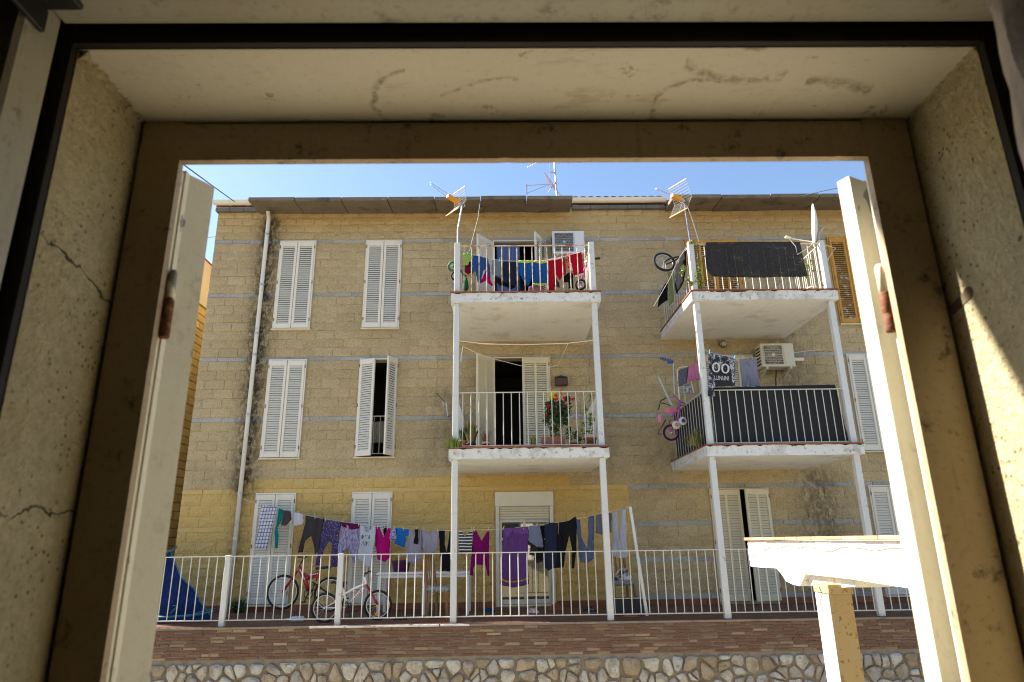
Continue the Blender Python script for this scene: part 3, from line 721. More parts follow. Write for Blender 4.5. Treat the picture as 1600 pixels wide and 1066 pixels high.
struct('wall_right', MB().box(RX1, 9, YI, YO, -2.6, 3.3), m_near)
struct('lintel', MB().box(RX0+.0005, RX1-.0005, YI, YO, RZ1, 3.3), m_soffit)
struct('wall_below_window', MB().box(RX0+.0005, RX1-.0005, YI, YO, -2.6, RZ0), m_near)
struct('unseen_near_roof', MB().prism([(-9, -6, 3.3), (-9, 1.5, 3.05), (-9, 1.5, 3.15), (-9, -6, 4.2)], (18, 0, 0)), m_conc)  # unseen roof; eave edge placed to shape the sun patch on the reveal
m_rwall = M('dim room plaster', (0.22, 0.19, 0.14), 0.9, 0.1, 2)
struct('room_wall_left', MB().box(-2.3, -2.2, -3, YI-.001, -0.4, 2.7), m_rwall); struct('room_wall_right', MB().box(2.2, 2.3, -3, YI-.001, -0.4, 2.7), m_rwall)
struct('room_wall_back', MB().box(-2.3, 2.3, -3.1, -3.001, -0.4, 2.7), m_rwall); struct('room_ceiling', MB().box(-2.3, 2.3, -3.1, YI-.001, 2.701, 2.8), m_rwall)
struct('room_floor', MB().box(-2.3, 2.3, -3.1, YI-.001, -0.5, -0.401), M('brown floor tile', (0.14, 0.09, 0.055), 0.6))

# fixed frame in the opening
WF = thing('window_frame', 'grimy cream steel window frame around the opening in the foreground', 'window frame', (0, 1.0, RZ0))
def wf(): return MB(WF.location)
def worn_edge(a, b, n, seed, depth):
    R_ = random.Random(seed); out = []; off = 0.0
    for i in range(n+1):
        off = 0.8*off+R_.uniform(-.00005, .00005); chip = R_.uniform(.0004, depth*.3) if R_.random() < 0.025 else 0.0
        out.append((a+(b-a)*i/n, off+chip))
    return out
ed_ = worn_edge(RZ0+.002, RZ1-.001, 110, 1, .004)
part(WF, 'jamb', wf().prism([(FX0-e, 1.0, z) for z, e in ed_]+[(RX0+.007, 1.0, RZ1-.001), (RX0+.007, 1.0, RZ0+.002)], (0, .015, 0)), m_frame)
ed_ = worn_edge(RZ0+.002, RZ1-.001, 110, 2, .004)
part(WF, 'jamb', wf().prism([(FX1+e, 1.0, z) for z, e in ed_]+[(RX1-.007, 1.0, RZ1-.001), (RX1-.007, 1.0, RZ0+.002)], (0, .015, 0)), m_frame)
ed_ = worn_edge(FX0-.0005, FX1+.0005, 120, 3, .004)
part(WF, 'head', wf().prism([(x, 1.0008, FZ1+e) for x, e in ed_]+[(FX1+.0005, 1.0008, RZ1-.006), (FX0-.0005, 1.0008, RZ1-.006)], (0, .0148, 0)), m_frame)
for sx_, x_ in ((1, RX0), (-1, RX1)):      # crumbling plaster fillet in the upper corners of the opening
    R_ = random.Random(int(x_*100)+40); V = []; F = []; n_ = 40
    for i in range(n_+1):
        y_ = YI+.002+(0.998-YI-.002)*i/n_; a_ = R_.uniform(.003, .011)*(1.3 if sx_ > 0 else .6); b_ = R_.uniform(.003, .012)*(1.4 if sx_ > 0 else .6)
        V += [(x_-sx_*.004, y_, RZ1+.004), (x_+sx_*a_, y_, RZ1-.0004), (x_+sx_*a_*.5, y_, RZ1-b_*.45), (x_+sx_*.0004, y_, RZ1-b_)]
    for i in range(n_):
        for k in range(4): F.append((4*i+k, 4*i+(k+1) % 4, 4*i+4+(k+1) % 4, 4*i+4+k))
    mb = MB(); mb.add(V, F); struct('plaster_fillet', mb, m_near)
part(WF, 'sill', wf().bbox(FX0+.0005, FX1-.0005, 1.0005, 1.0155, RZ0+.002, RZ0+0.07, 0.002), m_frame)
mb = wf(); mb.box(RX0+.0005, RX0+.03, 1.016, 1.026, RZ0+.002, RZ1-.001); mb.box(RX1-.03, RX1-.0005, 1.016, 1.026, RZ0+.002, RZ1-.001); mb.box(RX0+.03, RX1-.03, 1.0165, 1.0265, RZ1-.03, RZ1-.001); part(WF, 'gap_light_stop', mb, m_chan)  # added dark strip behind the frame gap, stops light leaking through
part(WF, 'rebate', wf().box(-0.60, -0.556, 1.016, 1.0295, RZ0+.002, FZ1-0.01), m_leaf)
part(WF, 'rebate', wf().box(0.648, 0.70, 1.016, 1.0295, RZ0+.002, FZ1-0.01), m_leaf)
dark_plug = wf(); dark_plug.lathe((RX1-0.0002, 0.955, 1.561), [(0.011, 0.0), (0.0105, 0.0012), (0.004, 0.0014)], 14, (-1, 0, 0)); dark_plug.bar((RX1-0.0008, 0.957, 1.559), (RX1-0.0008, 0.999, 1.548), 0.0012, 0.016); part(WF, 'socket_shade', dark_plug, M('painted socket shade', (0.10, 0.075, 0.045), 0.95, 0.4, 60))  # flat dark plug and bar paint the shade of a socket and groove
# inner frame of the room side: dark channel and cream trim
IF = thing('inner_window_trim', 'dull cream inner trim with a dark channel along the top and side edges', 'window trim', (0, 0.8, RZ0))
def inf(): return MB(IF.location)
for nm, bx_ in (('channel', (-0.71, -0.6315, 0.812, 0.824, RZ0, 1.99)), ('channel', (0.7295, 0.81, 0.812, 0.824, RZ0, 1.99)), ('channel', (-0.631, 0.729, 0.813, 0.8235, 1.9145, 1.99))):
    part(IF, nm, inf().box(*bx_), m_chan)
part(IF, 'trim_board', inf().bbox(-0.70, -0.642, 0.728, 0.80, RZ0, 2.02, 0.006), m_trim); part(IF, 'trim_board', inf().bbox(0.750, 0.82, 0.72, 0.80, RZ0, 2.02, 0.006), m_trim)
part(IF, 'trim_board', inf().bbox(-0.641, 0.749, 0.66, 0.801, 1.934, 2.02, 0.006), m_trim)
br = inf(); br.bbox(-0.6405, -0.585, 0.69, 0.76, 1.922, 1.933, 0.003); br.bbox(-0.6405, -0.632, 0.69, 0.76, 1.885, 1.9215, 0.002); br.tube([(-0.61, 0.725, 1.924), (-0.61, 0.725, 1.916)], 0.008, 8); part(IF, 'corner_bracket', br, m_black)
# casement folded into the room, and a bunched curtain
CS = thing('inner_casement', 'dark inner casement folded back into the room at the left edge', 'window', (-0.735, 0.77, RZ0))
cs = MB(CS.location); y0, y1 = 0.22, 0.76
for a, b, c_, d_ in ((y0, y0+.06, RZ0, 1.95), (y1-.06, y1, RZ0, 1.95), (y0+.06, y1-.06, RZ0, RZ0+.06), (y0+.06, y1-.06, 1.89, 1.95)): cs.box(-0.755, -0.715, a, b, c_, d_)
part(CS, 'sash_frame', cs, M('dark brown casement paint', (0.030, 0.026, 0.024), 0.6, 0.2))
part(CS, 'pane', MB(CS.location).box(-0.738, -0.733, y0+.055, y1-.055, RZ0+.055, 1.895), m_glass)
# two outer shutters, folded out; only their hinge edges show
def leaf(name, label, poly, hp, cat='shutter'):
    c = poly[0]; T = thing(name, label, cat, (c[0], c[1], RZ0+0.01))
    mb = MB(T.location); mb.prism([(x, y, RZ0+0.012) for x, y in poly], (0, 0, 1.832-RZ0-0.012)); part(T, 'leaf', mb, m_leaf)
    (hx, hy, hz0, hz1) = hp
    mb = MB(T.location); mb.lathe((hx, hy, hz0), [(0.0075, 0), (0.0085, 0.003), (0.0085, 0.03), (0.0078, 0.031), (0.0085, 0.032), (0.0085, hz1-hz0-.004), (0.006, hz1-hz0)], 12); part(T, 'hinge', mb, m_rhinge, True)
    mb = MB(T.location); mb.lathe((hx, hy+0.001, hz1), [(0.0070, 0), (0.0070, 0.045), (0.004, 0.05)], 12); part(T, 'hinge_pin', mb, m_leaf, True)
    return T
m_rhinge = M('rusted hinge steel', (0.15, 0.055, 0.025), 0.75, 0.4, 60, spots=[((0.40, 0.24, 0.14), 90, 0.5, 0.7, 0.7)], bump=0.6, bscale=200, bdist=0.002)
ha, hb = at(258, 530, 1.03), at(272, 468, 1.03)
leaf('outer_shutter', 'cream outer shutter folded out beyond the left jamb, rusty hinge on its edge', [(-0.553, 1.029), (-0.5535, 1.0434), (-0.5275, 1.085), (-0.5275-0.5*0.852, 1.085+0.5*0.523), (-0.575-0.5*0.852, 1.035+0.5*0.523), (-0.575, 1.032)], (-0.5475, 1.024, ha.z, hb.z))
ha, hb = at(1386, 520, 1.03), at(1376, 458, 1.03)
leaf('outer_shutter', 'sunlit white outer shutter folded out beyond the right jamb, rusty hinge on its edge', [(0.637, 1.060), (0.626, 1.082), (0.626+0.5*0.894, 1.082+0.5*0.447), (0.637+0.5*0.894, 1.060+0.5*0.447)], (0.640, 1.026, ha.z, hb.z))
# something soft and blurred at the right-hand edge of the room
cu = thing('curtain', 'bunched grey-brown curtain edge hanging at the upper right of the window', 'curtain', (0.47, 0.50, 1.42))
mb = MB(cu.location); V = []; F = []; nz_, nt_ = 26, 18
for j in range(nz_+1):
    z = 1.385+j*0.026; rr = 0.030*(1-math.exp(-j*0.5))+0.006
    for i in range(nt_):
        t = 2*math.pi*i/nt_; q = rr*(1+0.18*math.sin(5*t+j*0.4)+0.10*math.sin(9*t-j*.7)); V.append((0.575+q*math.cos(t), 0.56+q*1.3*math.sin(t), z))
for j in range(nz_):
    for i in range(nt_): F.append((j*nt_+i, j*nt_+(i+1) % nt_, (j+1)*nt_+(i+1) % nt_, (j+1)*nt_+i))
F.append(tuple(range(nt_))[::-1]); mb.add(V, F); part(cu, 'drape', mb, M('grey brown curtain', (0.40, 0.36, 0.34), 0.95, 0.25, 30, bump=.6, bscale=150), True)

# ------------------------------------------------------------------ white porch beam on its pillar, in the street
def beam_mat():
    d = Nd('white porch plaster'); c = d.mix(d.noise(4, 5), (0.60, 0.58, 0.52), (0.70, 0.68, 0.63))
    st = d.step(d.noise(5, 5, d.mapping(d.pos, (1, 1.6, 0.22)), 0.7), 0.57, 0.70); c = d.mix(d.math('MULTIPLY', st, 0.9), c, (0.13, 0.115, 0.085))
    c = d.mix(d.math('MULTIPLY', d.step(d.noise(26, 6, None, 0.75), 0.59, 0.66), 0.8), c, (0.12, 0.10, 0.075)); d.bump(d.noise(30, 6), 0.7, 0.01); return d.out(c, 0.9, 0, 0.2)
m_beam = beam_mat()
XB = 2.87
PB = thing('porch_beam', 'sunlit white porch beam with moulded end and terracotta coping on a stained pillar', 'porch', (XB+0.2, 6.2, -2.6))
def pb(): return MB(PB.location)
prof = [at_x(x, y, XB) for x, y in ((1168, 846), (1170, 866), (1173, 885), (1192, 887), (1213, 888), (1221, 897), (1228, 908), (1238, 913), (1250, 916), (1258, 897), (1330, 905), (1418, 919), (1540, 938))]
yn = prof[-1].y; top = prof[0].z
prof = [(XB, p.y, p.z) for p in prof]+[(XB, yn, top+0.004)]
# crack-edged top: split the sheet into a few pieces along the beam so the outline is not ruler straight
part(PB, 'beam', pb().prism(prof, (2.2, 0, 0)), m_beam)
cr = pb(); pts = [at_x(x, y, XB-0.0015) for x, y in ((1176, 871), (1184, 862), (1196, 860), (1206, 853), (1214, 858), (1232, 852), (1246, 858), (1262, 853), (1284, 861), (1300, 862), (1316, 855), (1344, 857), (1368, 861), (1390, 857), (1412, 857))]
for a, b in zip(pts, pts[1:]): cr.bar(a, b, 0.003, 0.008)
part(PB, 'crack', cr, M('dark crack', (0.16, 0.13, 0.10), 0.9))
y = prof[0][1]+0.03; i = 0
while y > yn+0.05:
    L = min(0.30+rnd.uniform(-.02, .02), y-yn); t = pb(); t.bbox(XB-0.035+rnd.uniform(-.006, .006), XB+0.22, y-L+0.004, y, top+0.008+rnd.uniform(0, .004), top+0.042, 0.004); part(PB, 'coping_tile', t, M('pale terracotta', (0.50, 0.24, 0.15), 0.85, 0.2, 9, isl=.2) if i == 0 else bpy.data.materials['pale terracotta']); y -= L; i += 1
cap = pb(); ca = [at_x(x, y, XB+0.06) for x, y in ((1252, 893), (1256, 912), (1290, 919), (1336, 917), (1338, 900))]
part(PB, 'capital', cap.prism([(XB+0.06, p.y, p.z) for p in ca], (0.5, 0, 0)), m_beam)
pl0, pl1 = at(1300, 960, 6.1), at(1336, 960, 6.1)
m_pil = M('stained cream pillar', (0.36, 0.28, 0.15), 0.9, 0.15, 3, spots=[((0.17, 0.10, 0.04), 22, 0.56, 0.64, 0.85), ((0.32, 0.20, 0.09), 3, 0.5, 0.7, 0.5)], bump=.5, bscale=40)
part(PB, 'pillar', pb().bbox(pl0.x, pl1.x, 6.1, 6.1+0.26, -2.6, ca[2].z+0.03, 0.008), m_pil)
part(PB, 'white_side', pb().box(pl0.x-0.007, pl0.x-0.0003, 6.104, 6.356, -2.6, ca[2].z-0.035), m_beam)
part(PB, 'pillar_head', pb().bbox(pl0.x-0.012, pl1.x+0.012, 6.085, 6.372, ca[2].z-0.03, ca[2].z+0.05, 0.006), m_pil)
wr = pb(); q = at(1283, 940, 6.15); wr.tube([q+Vector((0, 0, .12)), q+Vector((.01, -.02, .06)), q+Vector((-.015, -.01, 0)), q+Vector((.01, 0, -.06))], 0.004, 5); part(PB, 'loose_wire', wr, m_black)
# ------------------------------------------------------------------ cloth
def fabric(name, col, var=0.12, bump=0.25):
    d = Nd(name); c = d.mix(d.noise(14, 5, d.loc), mul(col, 1-var), mul(col, 1+var))
    c = d.mix(d.math('MULTIPLY', d.step(d.noise(130, 3, d.loc), 0.45, 0.65), 0.25), c, mul(col, 0.7))
    d.bump(d.math('ADD', d.noise(9, 4, d.mapping(d.loc, (3.2, 1, 0.45)), 0.55, 0.6), d.math('MULTIPLY', d.noise(16, 4, d.loc, 0.6), 0.35)), 0.9, 0.05)
    return d.out(c, 0.92, 0, 0.1)
def inside(p, poly):
    c = False; j = len(poly)-1
    for i in range(len(poly)):
        a, b = poly[i], poly[j]
        if (a[1] > p[1]) != (b[1] > p[1]) and p[0] < (b[0]-a[0])*(p[1]-a[1])/(b[1]-a[1])+a[0]: c = not c
        j = i
    return c
def sheet_mesh(poly, yfun, name, mat, origin, amp=0.02, freq=22.0, step=0.04, thick=0.004, seed=0, dy=0.0):
    """poly in (x, z); y = yfun(x) + folds; a thin closed solid"""
    R_ = random.Random(seed); ph = R_.uniform(0, 6); ph2 = R_.uniform(0, 6); top = max(p[1] for p in poly); H = top-min(p[1] for p in poly)+1e-6
    out = []
    for i in range(len(poly)):
        a, b = poly[i], poly[(i+1) % len(poly)]; L = math.hypot(b[0]-a[0], b[1]-a[1]); n = max(1, int(L/step))
        for k in range(n):
            t = k/n; w = 0.0 if k == 0 else 0.004
            out.append((a[0]+(b[0]-a[0])*t+R_.uniform(-w, w), a[1]+(b[1]-a[1])*t+R_.uniform(-w, w)))
    n0 = len(out); pts = [Vector(p) for p in out]
    x0, x1 = min(p[0] for p in out), max(p[0] for p in out); z0 = top-H
    z = z0+step*.5
    while z < top:
        x = x0+step*.5
        while x < x1:
            q = (x+R_.uniform(-.2, .2)*step, z+R_.uniform(-.2, .2)*step)
            if inside(q, out) and min((q[0]-o[0])**2+(q[1]-o[1])**2 for o in out) > (step*.45)**2: pts.append(Vector(q))
            x += step
        z += step
    vs, _, fs, _, _, _ = delaunay_2d_cdt(pts, [(i, (i+1) % n0) for i in range(n0)], [], 0, 1e-5)
    tri = [f for f in fs if inside((sum(vs[i].x for i in f)/3, sum(vs[i].y for i in f)/3), out)]
    def yy(p):
        d = (top-p.y)/H; u = p.x*freq+ph+0.8*math.sin(p.y*4+ph2)
        return yfun(p.x)+dy+amp*(0.35+0.65*d)*(math.sin(u)+0.45*math.sin(2.3*u+ph2+p.y*3))+0.3*amp*math.sin(p.y*11+p.x*7+ph)
    Ys = [yy(p) for p in vs]; m = len(vs); o = Vector(origin)
    V = [(p.x-o.x, y-thick/2-o.y, p.y-o.z) for p, y in zip(vs, Ys)]+[(p.x-o.x, y+thick/2-o.y, p.y-o.z) for p, y in zip(vs, Ys)]
    F = [tuple(f) for f in tri]+[tuple(m+i for i in f[::-1]) for f in tri]; cnt = {}
    for f in tri:
        for i in range(3):
            e = (f[i], f[(i+1) % 3]); cnt[e] = 1
    for (a, b) in list(cnt):
        if (b, a) not in cnt: F.append((b, a, m+a, m+b))
    me = bpy.data.meshes.new(name); me.from_pydata(V, [], F); me.materials.append(mat)
    me.polygons.foreach_set('use_smooth', [True]*(2*len(tri))+[False]*(len(F)-2*len(tri))); me.update(); return me
def garment(name, label, cat, group, px, Y, mat, amp=0.028, freq=22.0, seed=0, bands=(), dy=0.0):
    """px: outline in photo pixels laid on the plane the washing hangs in (Y a number or a function of the pixel column)"""
    yf = Y if callable(Y) else (lambda x: Y)
    P3 = [at(x, y, yf(x)) for x, y in px]; poly = [(p.x, p.z) for p in P3]
    ax, ay = (P3[0].x, P3[0].y); far = max(P3, key=lambda p: p.x); near = min(P3, key=lambda p: p.x)
    sl = (far.y-near.y)/max(1e-6, far.x-near.x); yx = lambda x: near.y+(x-near.x)*sl
    o = (P3[0].x, P3[0].y, P3[0].z)
    g = link_mesh(name, sheet_mesh(poly, yx, name, mat, o, amp, freq, seed=seed, dy=dy), None, o); tag(g, label, cat, group)
    for bn, bm, bpx in bands:
        q = [at(x, y, yf(x)) for x, y in bpx]
        link_mesh(bn, sheet_mesh([(p.x, p.z) for p in q], yx, bn, bm, o, amp, freq, seed=seed, dy=dy-0.008), g)
    return g
# patterns
def plaid():
    d = Nd('blue grey plaid'); X, Y, Z = d.xyz(d.loc); c = d.mix(d.vor(16, d.loc).outputs['Color'], (0.42, 0.45, 0.55), (0.62, 0.60, 0.62))
    def ln(v, p, w): f = d.math('FRACT', d.math('DIVIDE', v, p)); return d.math('LESS_THAN', f, w)
    u = d.math('ADD', X, d.math('MULTIPLY', Z, -0.17))
    k = d.math('MAXIMUM', ln(u, 0.062, 0.2), ln(Z, 0.066, 0.2)); c = d.mix(k, c, (0.05, 0.055, 0.13)); return d.out(c, 0.9)
def dots(name, base, spot, sc, th):
    d = Nd(name); v = d.vor(sc, d.loc).outputs['Distance']; c = d.mix(d.math('LESS_THAN', v, th), base, spot); return d.out(c, 0.9)
def stripes(name, a, b, p, w):
    d = Nd(name); X, Y, Z = d.xyz(d.loc); q = d.math('ADD', Z, d.math('MULTIPLY', d.noise(4, 2, d.loc), 0.03)); c = d.mix(d.math('LESS_THAN', d.math('FRACT', d.math('DIVIDE', q, p)), w), a, b); return d.out(c, 0.9)
def mottled(name, a, b, sc, lo=.42, hi=.58, st=(1, 1, 1)):
    d = Nd(name); c = d.mix(d.step(d.noise(sc, 5, d.mapping(d.loc, st), 0.6), lo, hi), a, b); return d.out(c, 0.9)
def lettered():
    """grey vest with rows of worn dark print"""
    d = Nd('printed grey jersey'); X, Y, Z = d.xyz(d.loc)
    row = d.math('LESS_THAN', d.math('FRACT', d.math('DIVIDE', d.math('ADD', Z, 0.02), 0.115)), 0.62)
    n = d.step(d.noise(30, 2, d.mapping(d.loc, (1.9, 1, 0.5)), 0.4), 0.50, 0.53)
    box = d.math('MULTIPLY', d.math('MULTIPLY', d.math('GREATER_THAN', X, 0.03), d.math('LESS_THAN', X, 0.20)), d.math('MULTIPLY', d.math('LESS_THAN', Z, -0.13), d.math('GREATER_THAN', Z, -0.40)))
    c = d.mix(d.noise(9, 4, d.loc), (0.33, 0.35, 0.41), (0.42, 0.43, 0.48)); return d.out(d.mix(d.math('MULTIPLY', d.math('MULTIPLY', row, n), box), c, (0.08, 0.09, 0.12)), 0.9)
c_ = {k: fabric(k, mul(v, 0.82)) for k, v in {'teal cloth': (0.0, 0.20, 0.19), 'brown cloth': (0.075, 0.058, 0.058), 'white cloth': (0.62, 0.60, 0.66), 'charcoal cloth': (0.055, 0.047, 0.055),
      'maroon cloth': (0.115, 0.008, 0.07), 'magenta cloth': (0.42, 0.004, 0.15), 'black cloth': (0.010, 0.010, 0.013), 'bright blue cloth': (0.01, 0.14, 0.48), 'lilac grey cloth': (0.30, 0.29, 0.38),
      'plum cloth': (0.17, 0.004, 0.10), 'purple cloth': (0.105, 0.042, 0.18), 'denim blue cloth': (0.16, 0.19, 0.28), 'navy cloth': (0.018, 0.022, 0.05), 'slate blue cloth': (0.085, 0.11, 0.20), 'pale grey cloth': (0.40, 0.42, 0.50),
      'lime cloth': (0.30, 0.52, 0.10), 'green cloth': (0.02, 0.15, 0.05), 'dark red cloth': (0.13, 0.01, 0.025), 'royal blue cloth': (0.012, 0.09, 0.33), 'faded blue cloth': (0.025, 0.085, 0.27), 'red cloth': (0.40, 0.004, 0.022),
      'dusty pink cloth': (0.40, 0.20, 0.22), 'pink cloth': (0.62, 0.19, 0.36), 'grey cloth': (0.13, 0.13, 0.16), 'washed denim': (0.16, 0.21, 0.24), 'gold braid': (0.45, 0.25, 0.03), 'white trim': (0.7, 0.68, 0.66), 'lime trim': (0.45, 0.65, 0.08), 'blue curtain': (0.14, 0.20, 0.44), 'pale curtain': (0.60, 0.57, 0.50)}.items()}
GT = 'washing on the terrace line'
yl = lambda px: 13.2-(px-402)/(985-402)*1.95          # the line runs from the wall to a pole by the railing
def G(key, name, label, cat, pts, mat, seed, Y=yl, grp=GT, **k): return garment(name, label, cat, grp, zz(key, pts), Y, mat, seed=seed, **k)
G('A', 'towel', 'blue and grey plaid towel at the wall end of the terrace washing line', 'towel', [(165, 165), (275, 185), (390, 205), (240, 790), (75, 770)], plaid(), 1, amp=0.008)
G('A', 'scarf', 'narrow teal scarf hanging beside the plaid towel', 'scarf', [(400, 215), (465, 240), (430, 420), (395, 480), (410, 600), (395, 770), (355, 765), (345, 540), (385, 430)], c_['teal cloth'], 2)
G('A', 'shorts', 'small dark brown shorts between teal scarf and white briefs', 'shorts', [(470, 240), (575, 260), (585, 370), (520, 455), (430, 455)], c_['brown cloth'], 3, dy=-.01)
G('A', 'briefs', 'white briefs on the terrace washing line', 'underwear', [(615, 268), (740, 292), (748, 420), (715, 455), (600, 460), (590, 390)], c_['white cloth'], 4)
G('A', 'leggings', 'charcoal leggings beside the white briefs', 'trousers', [(770, 310), (900, 330), (1040, 350), (1010, 520), (960, 800), (900, 870), (880, 690), (860, 600), (770, 670), (735, 830), (660, 835), (720, 610), (765, 420)], c_['charcoal cloth'], 5, dy=.01)
G('A', 'trousers', 'dark purple trousers speckled with small pale dots', 'trousers', [(1040, 370), (1160, 385), (1280, 405), (1240, 600), (1225, 1020), (1140, 1025), (1135, 700), (1100, 670), (1030, 790), (985, 1010), (915, 1010), (945, 800), (1000, 560)], dots('dotted purple', (0.03, 0.018, 0.085), (0.22, 0.20, 0.32), 42, 0.30), 6, bands=[('cuff', c_['purple cloth'], zz('A', [(915, 985), (988, 985), (985, 1012), (915, 1012)])), ('cuff', c_['purple cloth'], zz('A', [(1140, 1000), (1226, 1000), (1225, 1025), (1140, 1027)]))])
G('A', 'trousers', 'mottled mauve trousers with a maroon waistband', 'trousers', [(1280, 410), (1400, 425), (1530, 440), (1520, 700), (1490, 890), (1450, 980), (1400, 870), (1360, 760), (1290, 850), (1200, 860), (1250, 640)], mottled('mauve tie dye', (0.11, 0.12, 0.24), (0.34, 0.28, 0.42), 26, st=(2, 1, .5)), 7, bands=[('waistband', c_['maroon cloth'], zz('A', [(1280, 407), (1400, 423), (1530, 438), (1522, 495), (1410, 515), (1278, 460)]))])
G('B', 'vest', 'grey vest printed with rows of dark letters', 'vest', [(120, 180), (150, 185), (190, 270), (230, 275), (300, 190), (322, 187), (325, 350), (300, 520), (285, 640), (250, 790), (80, 640), (75, 540), (110, 350)], lettered(), 8)
G('B', 'vest', 'magenta scoop-neck top on the terrace washing line', 'vest', [(330, 200), (375, 205), (440, 350), (500, 220), (540, 225), (525, 480), (515, 640), (470, 690), (350, 660), (335, 510), (315, 470)], c_['magenta cloth'], 9)
G('B', 'sock', 'black sock pegged behind the magenta top', 'sock', [(425, 200), (480, 200), (470, 340), (440, 330)], c_['black cloth'], 10, dy=.03)
G('B', 'swim_shorts', 'tiny blue flowered shorts beside the bright blue shirt', 'shorts', [(555, 230), (612, 230), (615, 320), (622, 370), (570, 390), (515, 370), (530, 300)], mottled('blue flowers', (0.03, 0.07, 0.28), (0.55, 0.45, 0.5), 55, .5, .55), 11, dy=-.012)
G('B', 'shirt', 'small bright blue short-sleeved shirt on the terrace line', 'shirt', [(605, 225), (700, 232), (790, 240), (785, 330), (735, 340), (750, 390), (730, 495), (585, 435), (625, 340), (610, 300)], c_['bright blue cloth'], 12)
G('B', 'vest', 'loose pale grey vest with a deep neckline, above the purple tub', 'vest', [(795, 245), (850, 260), (880, 430), (920, 430), (935, 250), (970, 245), (985, 450), (960, 640), (880, 725), (770, 700), (745, 580)], c_['lilac grey cloth'], 13)
G('B', 'glove', 'black stocking pegged in the neckline of a grey vest', 'sock', [(870, 240), (930, 240), (920, 450), (850, 440), (880, 330)], c_['black cloth'], 14, dy=-.03)
G('B', 'camisole', 'lilac-grey camisole above the back of the wooden chair', 'vest', [(975, 250), (1020, 255), (1080, 310), (1160, 250), (1195, 260), (1200, 420), (1180, 520), (1100, 600), (1060, 600), (985, 520)], c_['lilac grey cloth'], 15)
G('B', 'tights', 'long black tights hung by the feet next to the white post', 'tights', [(1205, 260), (1295, 262), (1285, 450), (1318, 560), (1355, 262), (1440, 262), (1440, 820), (1230, 820)], c_['black cloth'], 16)
G('C', 'vest', 'black and white striped top just right of a white post', 'vest', [(140, 245), (175, 245), (215, 315), (290, 235), (318, 240), (300, 530), (140, 545)], stripes('black white stripes', (0.014, 0.014, 0.02), (0.50, 0.50, 0.52), 0.052, 0.36), 17)
G('C', 'cardigan', 'plum V-neck cardigan with hanging sleeves', 'cardigan', [(325, 240), (360, 235), (430, 370), (520, 225), (532, 235), (525, 500), (530, 820), (505, 825), (480, 680), (350, 675), (325, 720), (320, 820), (280, 810), (290, 640)], c_['plum cloth'], 18)
G('C', 'towel', 'long purple towel with a gold band, in front of the glazed door', 'towel', [(710, 205), (870, 198), (1030, 190), (1020, 600), (1040, 920), (970, 945), (830, 970), (660, 930), (690, 640)], c_['purple cloth'], 19, amp=0.02, freq=18, bands=[('gold_band', c_['gold braid'], zz('C', [(668, 845), (760, 880), (850, 888), (950, 868), (1034, 836), (1036, 856), (950, 888), (850, 908), (760, 902), (664, 868)])), ('fold', fabric('purple fold', (0.12, 0.052, 0.205)), zz('C', [(708, 205), (1030, 190), (1028, 275), (950, 292), (850, 270), (830, 230), (805, 285), (750, 335), (712, 255)]))])
G('C', 'shorts', 'faded blue-grey denim shorts right of the purple towel', 'shorts', [(1035, 180), (1110, 178), (1180, 180), (1225, 440), (1210, 460), (1140, 450), (1030, 370)], c_['denim blue cloth'], 20)
G('D', 'leggings', 'black leggings half hidden behind navy trousers', 'trousers', [(78, 235), (118, 230), (118, 540), (72, 530), (45, 520), (60, 420)], c_['black cloth'], 21, dy=.05)
G('D', 'trousers', 'navy trousers on the terrace line in front of the glazed door', 'trousers', [(115, 215), (145, 205), (235, 205), (235, 600), (205, 605), (178, 612), (150, 630), (100, 580), (120, 440)], c_['navy cloth'], 22)
G('D', 'trousers', 'black straight-legged trousers hung by one lifted corner', 'trousers', [(240, 205), (330, 190), (385, 150), (400, 180), (395, 460), (375, 610), (350, 605), (355, 440), (332, 320), (300, 460), (285, 600), (215, 605), (232, 420)], c_['black cloth'], 23, dy=-.02)
G('D', 'jeans', 'slate blue jeans hung upside down by both legs', 'jeans', [(395, 180), (430, 178), (440, 330), (490, 435), (500, 330), (498, 155), (552, 142), (548, 520), (500, 555), (435, 555), (420, 490), (405, 320)], c_['slate blue cloth'], 24)
G('D', 'shorts', 'plain grey shorts behind the tall white post', 'shorts', [(565, 140), (635, 130), (705, 120), (705, 290), (620, 310), (565, 300)], c_['grey cloth'], 25)
G('D', 'jeans', 'pale grey jeans hung upside down at the pole end of the line', 'jeans', [(710, 125), (755, 100), (765, 230), (772, 370), (782, 80), (828, 75), (838, 420), (855, 450), (840, 510), (780, 520), (720, 500), (705, 450), (715, 400)], c_['pale grey cloth'], 26)
ln = zz('A', [(100, 145), (400, 213), (770, 310), (1040, 365), (1530, 440)])+zz('B', [(540, 225), (1000, 250), (1400, 258)])+zz('C', [(600, 225), (1030, 185)])+zz('D', [(330, 190), (500, 155), (868, 66)])
line_pts = [at(x, y, yl(x)) for x, y in ln]
lo = MB(line_pts[0]); lo.tube([at(372, 778, 13.36)]+line_pts, 0.003, 4); lo.build('washing_line', m_cord); tag(bpy.data.objects['washing_line'], 'thin washing line across the terrace from wall to leaning pole', 'washing line')
m_wood = M('pale wood peg', (0.58, 0.42, 0.22), 0.8, 0.15); peg = MB(); peg.bbox(-.006, .006, -.010, .010, -.045, .035, 0.002); peg_me = peg.mesh('clothes_peg', m_wood)
